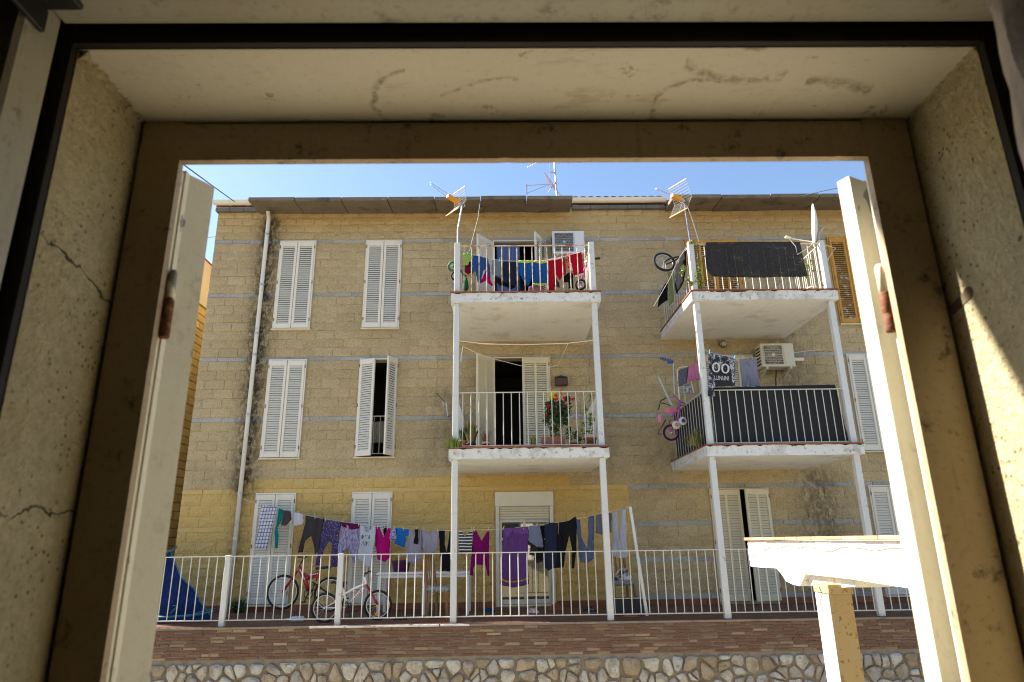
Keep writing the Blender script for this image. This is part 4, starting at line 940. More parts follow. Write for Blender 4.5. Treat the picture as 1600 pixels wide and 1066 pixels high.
def pegs(key, pts, Y, label, group, mat=None, on=(), head=None):
    me = peg_me
    if mat is not None: me = peg_me.copy(); me.materials.clear(); me.materials.append(mat)
    for i, (x, y) in enumerate(zz(key, pts)):
        if on: label = (head or 'wooden clothes peg holding ')+on[i]
        o = link_mesh('clothes_peg', me, None, at(x, y, Y(x) if callable(Y) else Y)); o.rotation_euler = (0, rnd.uniform(-.4, .4), rnd.uniform(-.3, .3)); tag(o, label, 'clothes peg', group)
GPg = 'terrace clothes pegs'
pegs('A', [(530, 250), (685, 275), (905, 325), (1050, 355), (1297, 390), (1515, 432)], yl, '', GPg, on=['the small dark brown shorts', 'the white briefs', 'the waist of the charcoal leggings', 'the dotted purple trousers', 'the maroon waistband, nearer the wall end', 'the maroon waistband, next to the lettered vest'])
pegs('B', [(355, 200), (450, 208), (585, 210), (710, 225), (893, 232), (1000, 240), (1185, 250)], yl, '', GPg, on=['the magenta top', 'the black sock', 'the tiny flowered shorts', 'the bright blue shirt', 'the black stocking', 'the left strap of the lilac-grey camisole', 'the right strap of the lilac-grey camisole'])
pegs('C', [(305, 220), (335, 218), (518, 215), (712, 200), (975, 190), (1137, 170)], yl, '', GPg, on=['the black and white striped top', 'the left shoulder of the plum cardigan', 'the right shoulder of the plum cardigan', 'the left corner of the purple towel', 'the right side of the purple towel', 'the faded denim shorts']); pegs('D', [(328, 185)], yl, '', GPg, on=['the black straight-legged trousers'])
pole = MB(at(1011, 962, 11.22)); pole.tube([at(1011, 962, 11.22), at(984.5, 792, 11.25)], 0.026, 8); pole.build('leaning_pole', m_post); tag(bpy.data.objects['leaning_pole'], 'white metal pole leaning behind the terrace railing', 'pole')
# ------------------------------------------------------------------ washing on the balconies
GE = 'washing on the upper balcony'; Y3 = 11.36
def GU(key, name, label, cat, pts, mat, seed, **k): return garment(name, label, cat, GE, zz(key, pts), k.pop('Y', Y3), mat, seed=seed, amp=k.pop('amp', .014), freq=k.pop('freq', 26), **k)
GU('E', 'towel', 'dark green cloth at the post end of the upper balcony line', 'towel', [(372, 245), (450, 275), (545, 300), (540, 322), (375, 322)], c_['green cloth'], 31, dy=.03)
GU('E', 'shirt', 'lime green shirt beside the corner post of the upper balcony', 'shirt', [(375, 290), (440, 295), (545, 312), (490, 420), (470, 490), (430, 500), (365, 470)], c_['lime cloth'], 32)
GU('E', 'shirt', 'dark red cloth showing behind a lime shirt', 'shirt', [(370, 480), (540, 400), (525, 600), (450, 640), (370, 590)], c_['dark red cloth'], 33, dy=.05)
GU('E', 'shirt', 'faded blue T-shirt hanging askew on the upper balcony', 'shirt', [(550, 320), (690, 345), (820, 370), (830, 560), (830, 700), (800, 715), (770, 570), (725, 600), (690, 780), (640, 815), (590, 600), (500, 700), (525, 560)], c_['faded blue cloth'], 34)
GU('E', 'dress', 'magenta cloth behind the faded blue T-shirt', 'dress', [(815, 440), (845, 470), (850, 740), (910, 830), (870, 850), (770, 750), (650, 810), (740, 640)], c_['magenta cloth'], 35, dy=.06)
GU('E', 'shorts', 'washed grey denim shorts on the upper balcony line', 'shorts', [(870, 400), (990, 420), (1080, 430), (1060, 700), (930, 690), (860, 640)], c_['washed denim'], 36)
GU('E', 'jeans', 'dark navy jeans in the middle of the upper balcony line', 'jeans', [(1090, 430), (1340, 440), (1330, 820), (1280, 870), (1070, 800), (1060, 560)], c_['navy cloth'], 37)
GU('E', 'jacket', 'black garment sagging below the dark navy jeans', 'jacket', [(915, 700), (1000, 700), (1070, 750), (1330, 800), (1280, 890), (1220, 905), (1120, 860), (1030, 850), (950, 770)], c_['black cloth'], 38, dy=.04)
GU('F', 'shirt', 'royal blue shirt with a lime collar', 'shirt', [(0, 545), (100, 548), (195, 545), (205, 760), (140, 910), (90, 860), (5, 700)], c_['royal blue cloth'], 39, bands=[('collar', c_['lime trim'], zz('F', [(0, 535), (195, 530), (195, 556), (100, 572), (0, 562)]))])
GU('F', 'shorts', 'royal blue shorts edged with lime at waist and hem', 'shorts', [(210, 540), (320, 545), (430, 540), (432, 760), (405, 885), (220, 885), (215, 700)], c_['royal blue cloth'], 40, bands=[('hem', c_['lime trim'], zz('F', [(215, 860), (405, 860), (405, 888), (215, 888)])), ('waistband', c_['lime trim'], zz('F', [(215, 535), (430, 535), (430, 560), (330, 575), (215, 562)]))])
GU('F', 'trousers', 'black trouser leg under the royal blue shirt', 'trousers', [(20, 770), (60, 780), (95, 860), (105, 975), (30, 975)], c_['black cloth'], 41, dy=.06)
GU('F', 'towel', 'dusty pink cloth below the royal blue shorts', 'towel', [(150, 890), (250, 860), (365, 880), (365, 972), (150, 972)], c_['dusty pink cloth'], 42, dy=.08)
GU('F', 'shirt', 'red football shirt with a white collar', 'shirt', [(440, 525), (560, 505), (660, 475), (690, 640), (690, 720), (640, 760), (600, 830), (560, 760), (520, 700), (525, 960), (420, 970), (440, 700)], c_['red cloth'], 43, bands=[('collar', c_['white trim'], zz('F', [(440, 518), (560, 498), (660, 468), (662, 486), (560, 520), (442, 534)]))])
GU('F', 'shirt', 'red shirt with a white hem nearest the balcony end post', 'shirt', [(710, 460), (820, 430), (915, 405), (945, 720), (880, 745), (820, 760), (760, 650), (720, 640)], c_['red cloth'], 44, bands=[('hem', c_['white trim'], zz('F', [(825, 742), (945, 712), (946, 735), (826, 770)])), ('stripe', c_['white trim'], zz('F', [(742, 570), (765, 570), (790, 680), (770, 690)]))])
GU('F', 'trousers', 'black trousers hanging behind the two red shirts', 'trousers', [(640, 740), (730, 680), (800, 700), (800, 920), (760, 905), (730, 925), (725, 820), (640, 830)], c_['black cloth'], 45, dy=.07)
GU('F', 'trousers', 'dark grey cloth between the red football shirt and the railing floor', 'trousers', [(520, 700), (600, 840), (600, 905), (550, 880), (520, 900)], c_['charcoal cloth'], 46, dy=.07)
l2 = [at(x, y, Y3) for x, y in zz('E', [(370, 250), (550, 312), (870, 392), (1090, 425), (1400, 430)])+zz('F', [(200, 540), (440, 520), (680, 470), (980, 385)])]
lo = MB(l2[0]); lo.tube(l2, 0.0035, 4); tag(lo.build('washing_line', m_cord), 'washing line strung behind the rusty top balcony railing', 'washing line')
m_cy = M('turquoise plastic', (0.05, 0.40, 0.62), 0.5); m_pk = M('pink plastic', (0.7, 0.12, 0.35), 0.5)
pegs('E', [(470, 270), (672, 330), (895, 385), (1020, 398)], Y3-.02, '', 'upper balcony turquoise pegs', m_cy, on=['the lime green shirt by the corner post', 'the faded blue T-shirt', 'the left side of the washed denim shorts', 'the right side of the washed denim shorts'], head='turquoise plastic peg above ')
pegs('F', [(270, 535), (375, 515), (540, 490), (722, 445)], Y3-.02, '', 'upper balcony pink pegs', m_pk, on=['the left of the royal blue shorts', 'the right of the royal blue shorts', 'the red football shirt', 'the red shirt with the white hem'], head='pink plastic peg above ')
# right middle balcony: printed shirt hung by its hem, grey trousers, rack with cloths
def camo():
    d = Nd('black white print'); X, Y, Z = d.xyz(d.loc); n = d.math('LESS_THAN', d.vor(30, d.mapping(d.loc, (1, 1, .8)), 'DISTANCE_TO_EDGE').outputs['Distance'], 0.07)
    n2 = d.step(d.noise(34, 3, d.loc), .53, .58); k = d.math('MULTIPLY', d.math('MAXIMUM', n, n2), d.step(d.noise(9, 3, d.loc), .44, .58))
    blank = d.math('MULTIPLY', d.math('LESS_THAN', Z, -0.30), d.math('MULTIPLY', d.math('GREATER_THAN', X, 0.06), d.math('LESS_THAN', X, 0.36)))
    k = d.math('MULTIPLY', k, d.math('SUBTRACT', 1.0, blank)); return d.out(d.mix(k, (0.012, 0.012, 0.02), (0.42, 0.42, 0.48)), 0.9)
YS = 11.03
ts = garment('shirt', 'black and white printed T-shirt hung upside down, lettered INFINITY', 'shirt', 'washing on the middle balcony', zz('H', [(155, 190), (350, 240), (555, 285), (545, 690), (490, 690), (340, 695), (230, 690), (262, 840), (185, 845), (150, 840), (165, 480)]), YS, camo(), amp=0.006, freq=12, seed=51)
def text_part(parent, body, center, width, height, mat, rot, name='lettering'):
    cu_ = bpy.data.curves.new('lettering', 'FONT'); cu_.body = body; cu_.extrude = 0.0; cu_.align_x = 'CENTER'; cu_.align_y = 'CENTER'; cu_.size = 1.0
    ob = bpy.data.objects.new('tmp_text', cu_); COL.objects.link(ob); dg = bpy.context.evaluated_depsgraph_get(); dg.update()
    me = bpy.data.meshes.new_from_object(ob.evaluated_get(dg)); bpy.data.objects.remove(ob)
    xs = [v.co.x for v in me.vertices]; ys = [v.co.y for v in me.vertices]; w, h = max(xs)-min(xs), max(ys)-min(ys); cx, cy = (max(xs)+min(xs))/2, (max(ys)+min(ys))/2
    c, s = math.cos(rot), math.sin(rot); ctr = Vector(center)-parent.location
    for v in me.vertices:
        a, b = (v.co.x-cx)/w*width, (v.co.y-cy)/h*height; v.co = (ctr.x+a*c-b*s, ctr.y, ctr.z+a*s+b*c)
    me.materials.clear(); me.materials.append(mat); return link_mesh(name, me, parent)
p = at(*zz('H', [(340, 425)])[0], YS-0.022); text_part(ts, '00', p, 0.30, 0.175, c_['white trim'], math.pi-0.14)
p = at(*zz('H', [(345, 572)])[0], YS-0.022); text_part(ts, 'INFINITY', p, 0.27, 0.075, c_['white trim'], math.pi-0.05)
GM = 'washing on the middle balcony'
garment('trousers', 'pale grey trousers hung beside the printed T-shirt', 'trousers', GM, zz('H', [(615, 290), (675, 285), (730, 285), (735, 400), (755, 285), (810, 275), (860, 268), (925, 700), (755, 700), (745, 520), (740, 700), (650, 700)]), 11.6, c_['lilac grey cloth'], 0.016, 26, 52)
lo = MB(at(1098, 545, 11.1)); lo.tube([at(1098, 545, 11.1), at(*zz('H', [(155, 188)])[0], YS), at(*zz('H', [(560, 285)])[0], YS), at(*zz('H', [(740, 280)])[0], 11.6), at(*zz('H', [(900, 265)])[0], 11.6), at(1290, 545, 11.2)], 0.004, 4); tag(lo.build('washing_line', m_cord), 'washing line across the right middle balcony past the air conditioner', 'washing line')
pegs('H', [(175, 180), (545, 265)], YS-.02, '', 'pegs on the printed shirt', m_cy, on=['the corner next to the balcony post', 'the corner next to the pale grey trousers'], head='turquoise peg on the printed T-shirt at '); pegs('H', [(668, 265), (802, 262)], 11.58, '', 'pegs on the grey trousers', M('yellow plastic', (0.6, 0.5, 0.05), .5), on=['the leg next to the printed T-shirt', 'the leg next to the air conditioner'], head='yellow peg on the pale grey trousers at ')
YK = 12.2
rk = thing('drying_rack', 'white tube drying rack at the side of the right middle balcony', 'drying rack', at(1064, 625, YK))
mb = MB(rk.location); q = [at(x, y, YK) for x, y in zz('G', [(275, 560), (258, 285), (275, 262), (350, 255)])]; mb.tube(q, 0.010, 6); q2 = [v+Vector((0.25, 0.5, 0)) for v in q]; mb.tube(q2, 0.010, 6)
for i in range(1, 4): mb.tube([q[i], q2[i]], 0.006, 5)
q3 = [at(x, y, YK) for x, y in zz('G', [(385, 390), (410, 500)])]; mb.tube(q3, 0.009, 6); part(rk, 'tube_frame', mb, m_white)
GR = 'cloths on the drying rack'
garment('cloth', 'pink cloth draped over the white drying rack', 'cloth', GR, zz('G', [(445, 205), (452, 300), (465, 380), (390, 385), (345, 410), (360, 255)]), YK-.03, c_['pink cloth'], .02, 18, 61)
garment('cloth', 'plain grey cloth draped next to the pink cloth', 'cloth', GR, zz('G', [(362, 256), (345, 410), (265, 440), (268, 290)]), YK-.02, c_['grey cloth'], .015, 18, 62)
garment('cloth', 'grey and white patterned cloth low on the drying rack', 'cloth', GR, zz('G', [(290, 430), (375, 412), (400, 500), (280, 503)]), YK, mottled('grey leaf print', (0.12, 0.12, 0.14), (0.45, 0.44, 0.42), 30), .012, 18, 63)
# curtains inside
garment('curtain', 'blue curtain behind the open top balcony door', 'curtain', None, [(776, 378), (812, 378), (812, 470), (776, 470)], YW+0.1, c_['blue curtain'], .03, 30, 64)
garment('curtain', 'pale curtain inside the half-open middle window', 'curtain', None, [(582, 660), (602, 658), (600, 692), (580, 692)], YW+0.6, c_['pale curtain'], .02, 30, 65)

# ------------------------------------------------------------------ shade cloth and black screens
def net_mat():
    d = Nd('black shade net'); X, Y, Z = d.xyz(); d.out((0.016, 0.016, 0.018), 0.9)
    f = d.math('MULTIPLY', d.step(d.noise(5, 4, d.mapping(d.pos, (0.7, 1, 2.0))), .5, .75), 0.35)
    wv = d.math('GREATER_THAN', d.vor(260, None).outputs['Distance'], 0.50); a = d.math('SUBTRACT', 1.0, d.math('MULTIPLY', d.math('ADD', 0.25, f), wv)); d.put(d.b.inputs['Alpha'], a); return d.mat
m_net = net_mat(); m_sheet = M('black screen sheet', (0.016, 0.016, 0.018), 0.75, 0.2, 4)
nt_ = garment('shade_net', 'black shade net hung along the front of the top right balcony railing', 'net', None, [(1102, 379), (1150, 378), (1250, 378), (1256, 405), (1262, 432), (1180, 434), (1112, 432), (1103, 420)], YF+0.095, m_net, .010, 9, 71)
garment('black_screen', 'black sheet screening the front railing of the right middle balcony', 'screen', None, [(1108, 606), (1305, 601), (1326, 690), (1118, 692)], YF+0.165, m_sheet, .006, 8, 72)
sd = thing('side_screen', 'black sheet screening the left side railing of the right middle balcony', 'screen', (3.52, 12.2, 2.8)); mb = MB(sd.location); V = []; F = []
for i in range(25):
    for z in (2.76, 3.2, 3.66+0.02*math.sin(i)): V.append((3.515+0.006*math.sin(i*1.7), 11.2+i*2.2/24, z))
for i in range(24):
    for j in range(2): F.append((i*3+j, i*3+3+j, i*3+4+j, i*3+1+j))
V2 = [(x+.004, y, z) for x, y, z in V]; n = len(V); mb.add(V+V2, F+[tuple(n+k for k in f[::-1]) for f in F]); part(sd, 'sheet', mb, m_sheet)
garment('tarp', 'dark cloth bundled over the left side railing of the top right balcony', 'tarp', None, zz('K', [(335, 585), (345, 740), (330, 830), (270, 940), (240, 890), (230, 760), (290, 640)]), lambda x: 11.25+(1075-x)/30*0.9, c_['black cloth'], .03, 30, 73)
garment('tarp', 'black cloth trailing below the side of the top right balcony', 'tarp', None, zz('K', [(175, 850), (178, 1010), (130, 1040), (95, 1066), (110, 960), (150, 880)]), 12.9, c_['black cloth'], .03, 20, 74)
garment('board', 'olive green board leaning out at the side of the top right balcony', 'board', None, zz('K', [(180, 775), (235, 770), (240, 990), (188, 1066)]), 12.6, M('olive board', (0.16, 0.19, 0.06), .6), .002, 4, 75)

# ------------------------------------------------------------------ wheels and bicycles
m_tyre = M('black tyre rubber', (0.016, 0.016, 0.016), 0.8, 0.2, 20); m_alu = M('aluminium', (0.55, 0.56, 0.57), 0.35, 0.1, metal=.7); m_sad = M('black saddle vinyl', (0.014, 0.014, 0.016), .5)
def wheel(T, c, ax, R, off, name='wheel', tyre=m_tyre, rim=m_alu, spokes=16, tr=0.02):
    c = Vector(c); ax = Vector(ax).normalized(); o = Vector(off); mb = MB(o); mb.ring(c, ax, R-tr, tr, 30, 7); w = link_mesh(name, mb.mesh('wheel', tyre, True), T)
    mb = MB(o); mb.ring(c, ax, R-2*tr-.006, .009, 30, 5, 1.3); link_mesh('rim', mb.mesh('rim', rim, True), w)
    ref = Vector((0, 0, 1)) if abs(ax.z) < .9 else Vector((1, 0, 0)); a = ax.cross(ref).normalized(); b = ax.cross(a); mb = MB(o); rnd_ph = rnd.random()
    for i in range(spokes):
        t = 2*math.pi*(i+rnd_ph)/spokes; s = (-1)**i; t2 = t+0.35*s; mb.tube([c+ax*.022*s+.016*(math.cos(t2)*a+math.sin(t2)*b), c+(R-2*tr-.006)*(math.cos(t)*a+math.sin(t)*b)], .0016, 3, False)
    link_mesh('spokes', mb.mesh('spokes', m_alu), w)
    mb = MB(o); mb.tube([c-ax*.045, c+ax*.045], .016, 8); link_mesh('hub', mb.mesh('hub', m_alu), w); return w
def bike(name, label, Y, key, hubF, hubR, R, tubes, forkm, saddle, bars, bb, m_fr, extra=()):
    A = lambda p, dy=0.0: at(*zz(key, [p])[0], Y)+Vector((0, dy, 0))
    base = A(bb); T = thing(name, label, 'bicycle', (base.x, Y, 0.0)); o = T.location
    for h in (hubF, hubR): wheel(T, A(h), (0.06, 1, 0), R, o)
    mb = MB(o)
    for pts, r in tubes: mb.tube([A(p) for p in pts], r, 8)
    part(T, 'frame', mb, m_fr, True)
    mb = MB(o)
    for s in (-.035, .035): mb.tube([A(p, s) for p in forkm[0]], .014, 7)
    part(T, 'fork', mb, forkm[1], True)
    mb = MB(o)
    for s in (-.03, .03):
        for pts in extra: mb.tube([A(p, s) for p in pts], .009, 6)
    if extra: part(T, 'rear_stays', mb, forkm[2] if len(forkm) > 2 else m_fr, True)
    mb = MB(o); s0 = A(saddle); sgn = 1 if A(hubF).x > A(hubR).x else -1
    V = []; F = []
    for i, (x, w, z) in enumerate(((-.12, .055, .012), (-.10, .075, .02), (-.03, .06, .012), (.06, .026, .008), (.13, .018, .0))):
        for k in range(8):
            t = 2*math.pi*k/8; V.append(s0+Vector((sgn*x, w*math.cos(t), z+.022*math.sin(t))))
    for i in range(4):
        for k in range(8): F.append((i*8+k, i*8+(k+1) % 8, (i+1)*8+(k+1) % 8, (i+1)*8+k))
    F += [tuple(range(8)), tuple(range(32, 40))]; mb.add(V, F); part(T, 'saddle', mb, m_sad, True)
    mb = MB(o); h = [A(p) for p in bars]; mb.tube(h, .014, 7); e = h[-1]; mb.tube([e+Vector((sgn*.03, -.27, .03)), e+Vector((0, -.12, .03)), e, e+Vector((0, .12, .03)), e+Vector((sgn*.03, .27, .03))], .012, 7)
    hb = part(T, 'handlebar', mb, m_black, True)
    mb = MB(o); bz = A(bb); mb.ring(bz+Vector((0, -.05, 0)), (0, 1, 0), .075, .008, 20, 5); mb.tube([bz+Vector((0, -.07, 0)), bz+Vector((0, .07, 0))], .018, 8); mb.tube([bz+Vector((0, -.075, 0)), bz+Vector((sgn*.06, -.075, -.13))], .009, 6); mb.tube([bz+Vector((0, .075, 0)), bz+Vector((-sgn*.06, .075, .13))], .009, 6)
    cr_ = part(T, 'crank', mb, m_black, True)
    mb = MB(o); mb.bbox(bz.x+sgn*.06-.04, bz.x+sgn*.06+.04, Y-.15, Y-.08, bz.z-.14, bz.z-.12, .004); mb.bbox(bz.x-sgn*.06-.04, bz.x-sgn*.06+.04, Y+.08, Y+.15, bz.z+.12, bz.z+.14, .004); link_mesh('pedals', mb.mesh('pedals', m_black), cr_)
    return T
m_bred = M('red bike paint', (0.26, 0.008, 0.025), 0.3, .08, spec=.5); m_bwhite = M('white bike paint', (0.70, 0.69, 0.68), 0.3, .06, spec=.5)
b1 = bike('bicycle', 'red full-suspension bicycle standing by the left shutters on the terrace', 12.1, 'I', (305, 475), (842, 500), 0.285,
     [([(488, 185), (520, 270), (560, 350), (600, 470)], .034), ([(520, 255), (600, 300), (720, 245)], .026), ([(720, 245), (690, 295), (580, 330)], .022), ([(735, 230), (680, 350)], .014)],
     ([(470, 235), (390, 350), (300, 480)], m_bred, m_black), (765, 205), [(488, 190), (520, 130), (545, 95)], (605, 490), m_bred, [[(600, 480), (720, 420), (842, 500)], [(640, 360), (842, 500)]])
mb = MB(b1.location); A_ = lambda x, y: at(*zz('I', [(x, y)])[0], 12.06)
for i in range(7): mb.bar(A_(500+i*7.5, 225+i*17), A_(510+i*7.5, 222+i*17), .006, .02)
for i in range(5): mb.bar(A_(612+i*20, 282-i*4), A_(624+i*20, 278-i*4), .006, .016)
part(b1, 'frame_print', mb, m_bwhite)
b2 = bike('bicycle', "white child's bicycle with red fork standing close behind the terrace railing", 11.42, 'I', (1385, 622), (785, 652), 0.232,
     [([(1232, 300), (1250, 390)], .020), ([(1245, 375), (1100, 440), (985, 510)], .019), ([(1225, 425), (1075, 590)], .024), ([(988, 448), (1025, 580)], .016), ([(975, 400), (990, 450)], .012)],
     ([(1250, 390), (1320, 500), (1385, 622)], m_bred, m_bwhite), (945, 375), [(1235, 310), (1225, 260), (1258, 268)], (1045, 650), m_bwhite, [[(785, 652), (960, 650), (1045, 650)], [(785, 652), (1000, 530)]])
mb = MB(b2.location); A_ = lambda x, y: at(*zz('I', [(x, y)])[0], 11.39)
for i in range(7): mb.bar(A_(1095+i*18, 560-i*20), A_(1103+i*18, 578-i*20), .01, .014)
part(b2, 'frame_print', mb, m_bred)
mb = MB(b2.location); q = at(*zz('I', [(1375, 727)])[0], 11.40); mb.bbox(q.x-.035, q.x+.035, 11.39, 11.41, q.z-.02, q.z+.02, .004); part(b2, 'spoke_reflector', mb, M('amber reflector', (0.75, 0.28, 0.01), .3))
# pink child's bicycle hung outside the side railing
YP = 12.35; A = lambda x, y, dy=0.0: at(*zz('G', [(x, y)])[0], YP)+Vector((0, dy, 0))
T = thing('hanging_bicycle', "pink child's bicycle with training wheels hung outside the balcony side railing", 'bicycle', A(240, 940)); o = T.location
m_pinkb = M('purple pink bike paint', (0.40, 0.09, 0.40), .35); m_pinks = M('pink saddle vinyl', (0.62, 0.20, 0.32), .5)
wheel(T, A(200, 866), (0.15, 1, 0.1), 0.155, o, spokes=12, rim=m_pinkb)
for c, m in (((303, 762), M('blue hub', (0.05, 0.07, 0.3), .4)), ((243, 798), m_pinks)):
    mb = MB(o); mb.lathe(A(*c, -.06), [(.075, 0), (.08, .01), (.08, .03), (.075, .04)], 18, (0, 1, 0)); w = part(T, 'training_wheel', mb, m_white, True)
    mb = MB(o); mb.lathe(A(*c, -.072), [(.035, 0), (.035, .02)], 14, (0, 1, 0)); link_mesh('hub_cap', mb.mesh('hub_cap', m), w)
mb = MB(o)
for pts, r in (([(290, 575), (270, 640), (262, 740)], .022), ([(200, 866), (180, 760), (250, 735)], .014), ([(260, 740), (220, 800), (200, 866)], .012), ([(280, 600), (215, 700), (200, 720)], .016), ([(180, 540), (240, 530), (285, 580)], .010)): mb.tube([A(*p) for p in pts], r, 7)
part(T, 'frame', mb, m_pinkb, True)
mb = MB(o); mb.add([A(125, 645, -.03), A(125, 665, .03), A(180, 648, -.07), A(180, 690, .03), A(250, 640, -.07), A(265, 625, .03), A(240, 672, .0)], [(0, 2, 3, 1), (2, 4, 5, 3), (3, 5, 6), (2, 6, 4), (2, 3, 6)]); part(T, 'saddle', mb, m_pinks)
mb = MB(o); mb.tube([A(150, 545), (A(105, 570)), A(90, 610), A(85, 655)], .012, 6); mb.tube([A(100, 590), A(150, 600), A(200, 620)], .008, 6); part(T, 'handlebar', mb, m_black)
mb = MB(o); mb.tube([A(150, 745), A(120, 800), A(75, 880), A(115, 878)], .010, 6); part(T, 'kickstand', mb, m_black); mb = MB(o); mb.bbox(A(100, 740).x-.05, A(100, 740).x+.02, YP-.03, YP+.03, A(100, 770).z, A(100, 700).z, .01); part(T, 'front_guard', mb, m_pinks)
mb = MB(o); mb.tube([A(285, 585), Vector((3.47, 12.35, 3.68)), Vector((3.52, 12.35, 3.66)), A(272, 620)], .008, 5); part(T, 'hanging_strap', mb, m_black)
st_ = MB(A(205, 610)); st_.tube([A(205, 615), A(75, 340)], .022, 8); tag(st_.build('grey_pole', m_steel), 'dented grey pole leaning beside the pink bicycle', 'pole')
bh = thing('peg_hanger', 'blue plastic peg hanger on a stick beside the right middle balcony', 'hanger', A(190, 210)); mb = MB(bh.location)
for i in range(8): mb.bbox(A(100+i*16, 170+i*5).x-.008, A(100+i*16, 170+i*5).x+.008, YP-.02, YP+.02, A(100, 188+i*4+(i*37 % 11)).z, A(100, 168+i*4-(i*23 % 7)).z, .002)
mb.bar(A(100, 178), A(235, 212), .008, .008); mb.bbox(A(165, 200).x, A(215, 200).x, YP-.02, YP+.02, A(165, 226).z, A(165, 208).z, .006); part(bh, 'peg_bar', mb, M('blue plastic', (0.03, 0.08, 0.30), .5)); mb = MB(bh.location); mb.tube([A(218, 225), A(230, 510)], .012, 6); part(bh, 'stick', mb, m_steel)
# black-tyred bicycle sticking out of the top right balcony
YC = 12.0; A = lambda x, y, dy=0.0: at(*zz('K', [(x, y)])[0], YC)+Vector((0, dy, 0))
T = thing('upended_bicycle', 'front end of a black-tyred bicycle poking out past the top right balcony', 'bicycle', A(150, 690)); o = T.location
wheel(T, A(148, 690), (0.15, -0.95, 0.25), 0.235, o, spokes=18, tr=.026)
mb = MB(o); mb.tube([A(148, 690), A(200, 660), A(275, 645), A(330, 660)], .018, 7); mb.tube([A(160, 710), A(215, 690), A(275, 655)], .014, 7); part(T, 'fork', mb, m_black, True); mb = MB(o); mb.tube([A(275, 645), A(340, 700), A(400, 760)], .022, 8); part(T, 'frame', mb, m_bred, True)
# toys and a small bicycle behind the upper washing
YT = 11.75; A = lambda k, x, y, dy=0.0: at(*zz(k, [(x, y)])[0], YT)+Vector((0, dy, 0))
T = thing('toy_bicycle', 'small bicycle with a green wheel poking out left of the top balcony post', 'bicycle', A('E', 200, 620)); o = T.location
wheel(T, A('E', 195, 520), (0.2, 1, 0.1), 0.105, o, tyre=M('green toy plastic', (0.02, 0.16, 0.07), .5), rim=bpy.data.materials['green toy plastic'], spokes=6, tr=.014); wheel(T, A('E', 235, 650, .1), (0.3, 1, 0), 0.10, o, spokes=8, tr=.02)
mb = MB(o); mb.tube([A('E', 195, 520), A('E', 300, 560), A('E', 430, 700)], .02, 7); part(T, 'frame', mb, bpy.data.materials['green toy plastic'], True); mb = MB(o); mb.tube([A('E', 240, 740), A('E', 175, 885)], .008, 6); part(T, 'strap', mb, c_['denim blue cloth'])
T = thing('small_bicycle', 'small bicycle behind red washing, handlebar past the right end post', 'bicycle', A('F', 900, 960)); o = T.location
wheel(T, A('F', 900, 880), (0.3, 1, 0.1), 0.115, o, spokes=10); wheel(T, A('F', 1080, 620, .2), (0.5, 1, 0.1), 0.075, o, spokes=8, tr=.016); mb = MB(o); mb.tube([A('F', 900, 880), A('F', 940, 700), A('F', 1000, 560)], .018, 7); part(T, 'frame', mb, m_pinkb, True)
mb = MB(o); mb.tube([A('F', 960, 560), A('F', 1075, 500), A('F', 1110, 495)], .014, 7); h_ = part(T, 'handlebar', mb, m_alu, True); mb = MB(o); mb.tube([A('F', 1080, 502), A('F', 1185, 500)], .024, 8); link_mesh('grip', mb.mesh('grip', m_black, True), h_)
T = thing('green_toy', 'green and orange toy on the floor of the top left balcony', 'toy', A('E', 420, 900)); mb = MB(T.location); mb.lathe(A('E', 420, 930), [(.05, 0), (.06, .06), (.045, .16), (.03, .24)], 10); part(T, 'body', mb, c_['green cloth'], True); mb = MB(T.location); mb.lathe(A('E', 450, 690), [(.01, 0), (.03, .015), (.03, .04), (.01, .06)], 10); part(T, 'head', mb, M('orange plastic', (.6, .22, .02), .5), True)
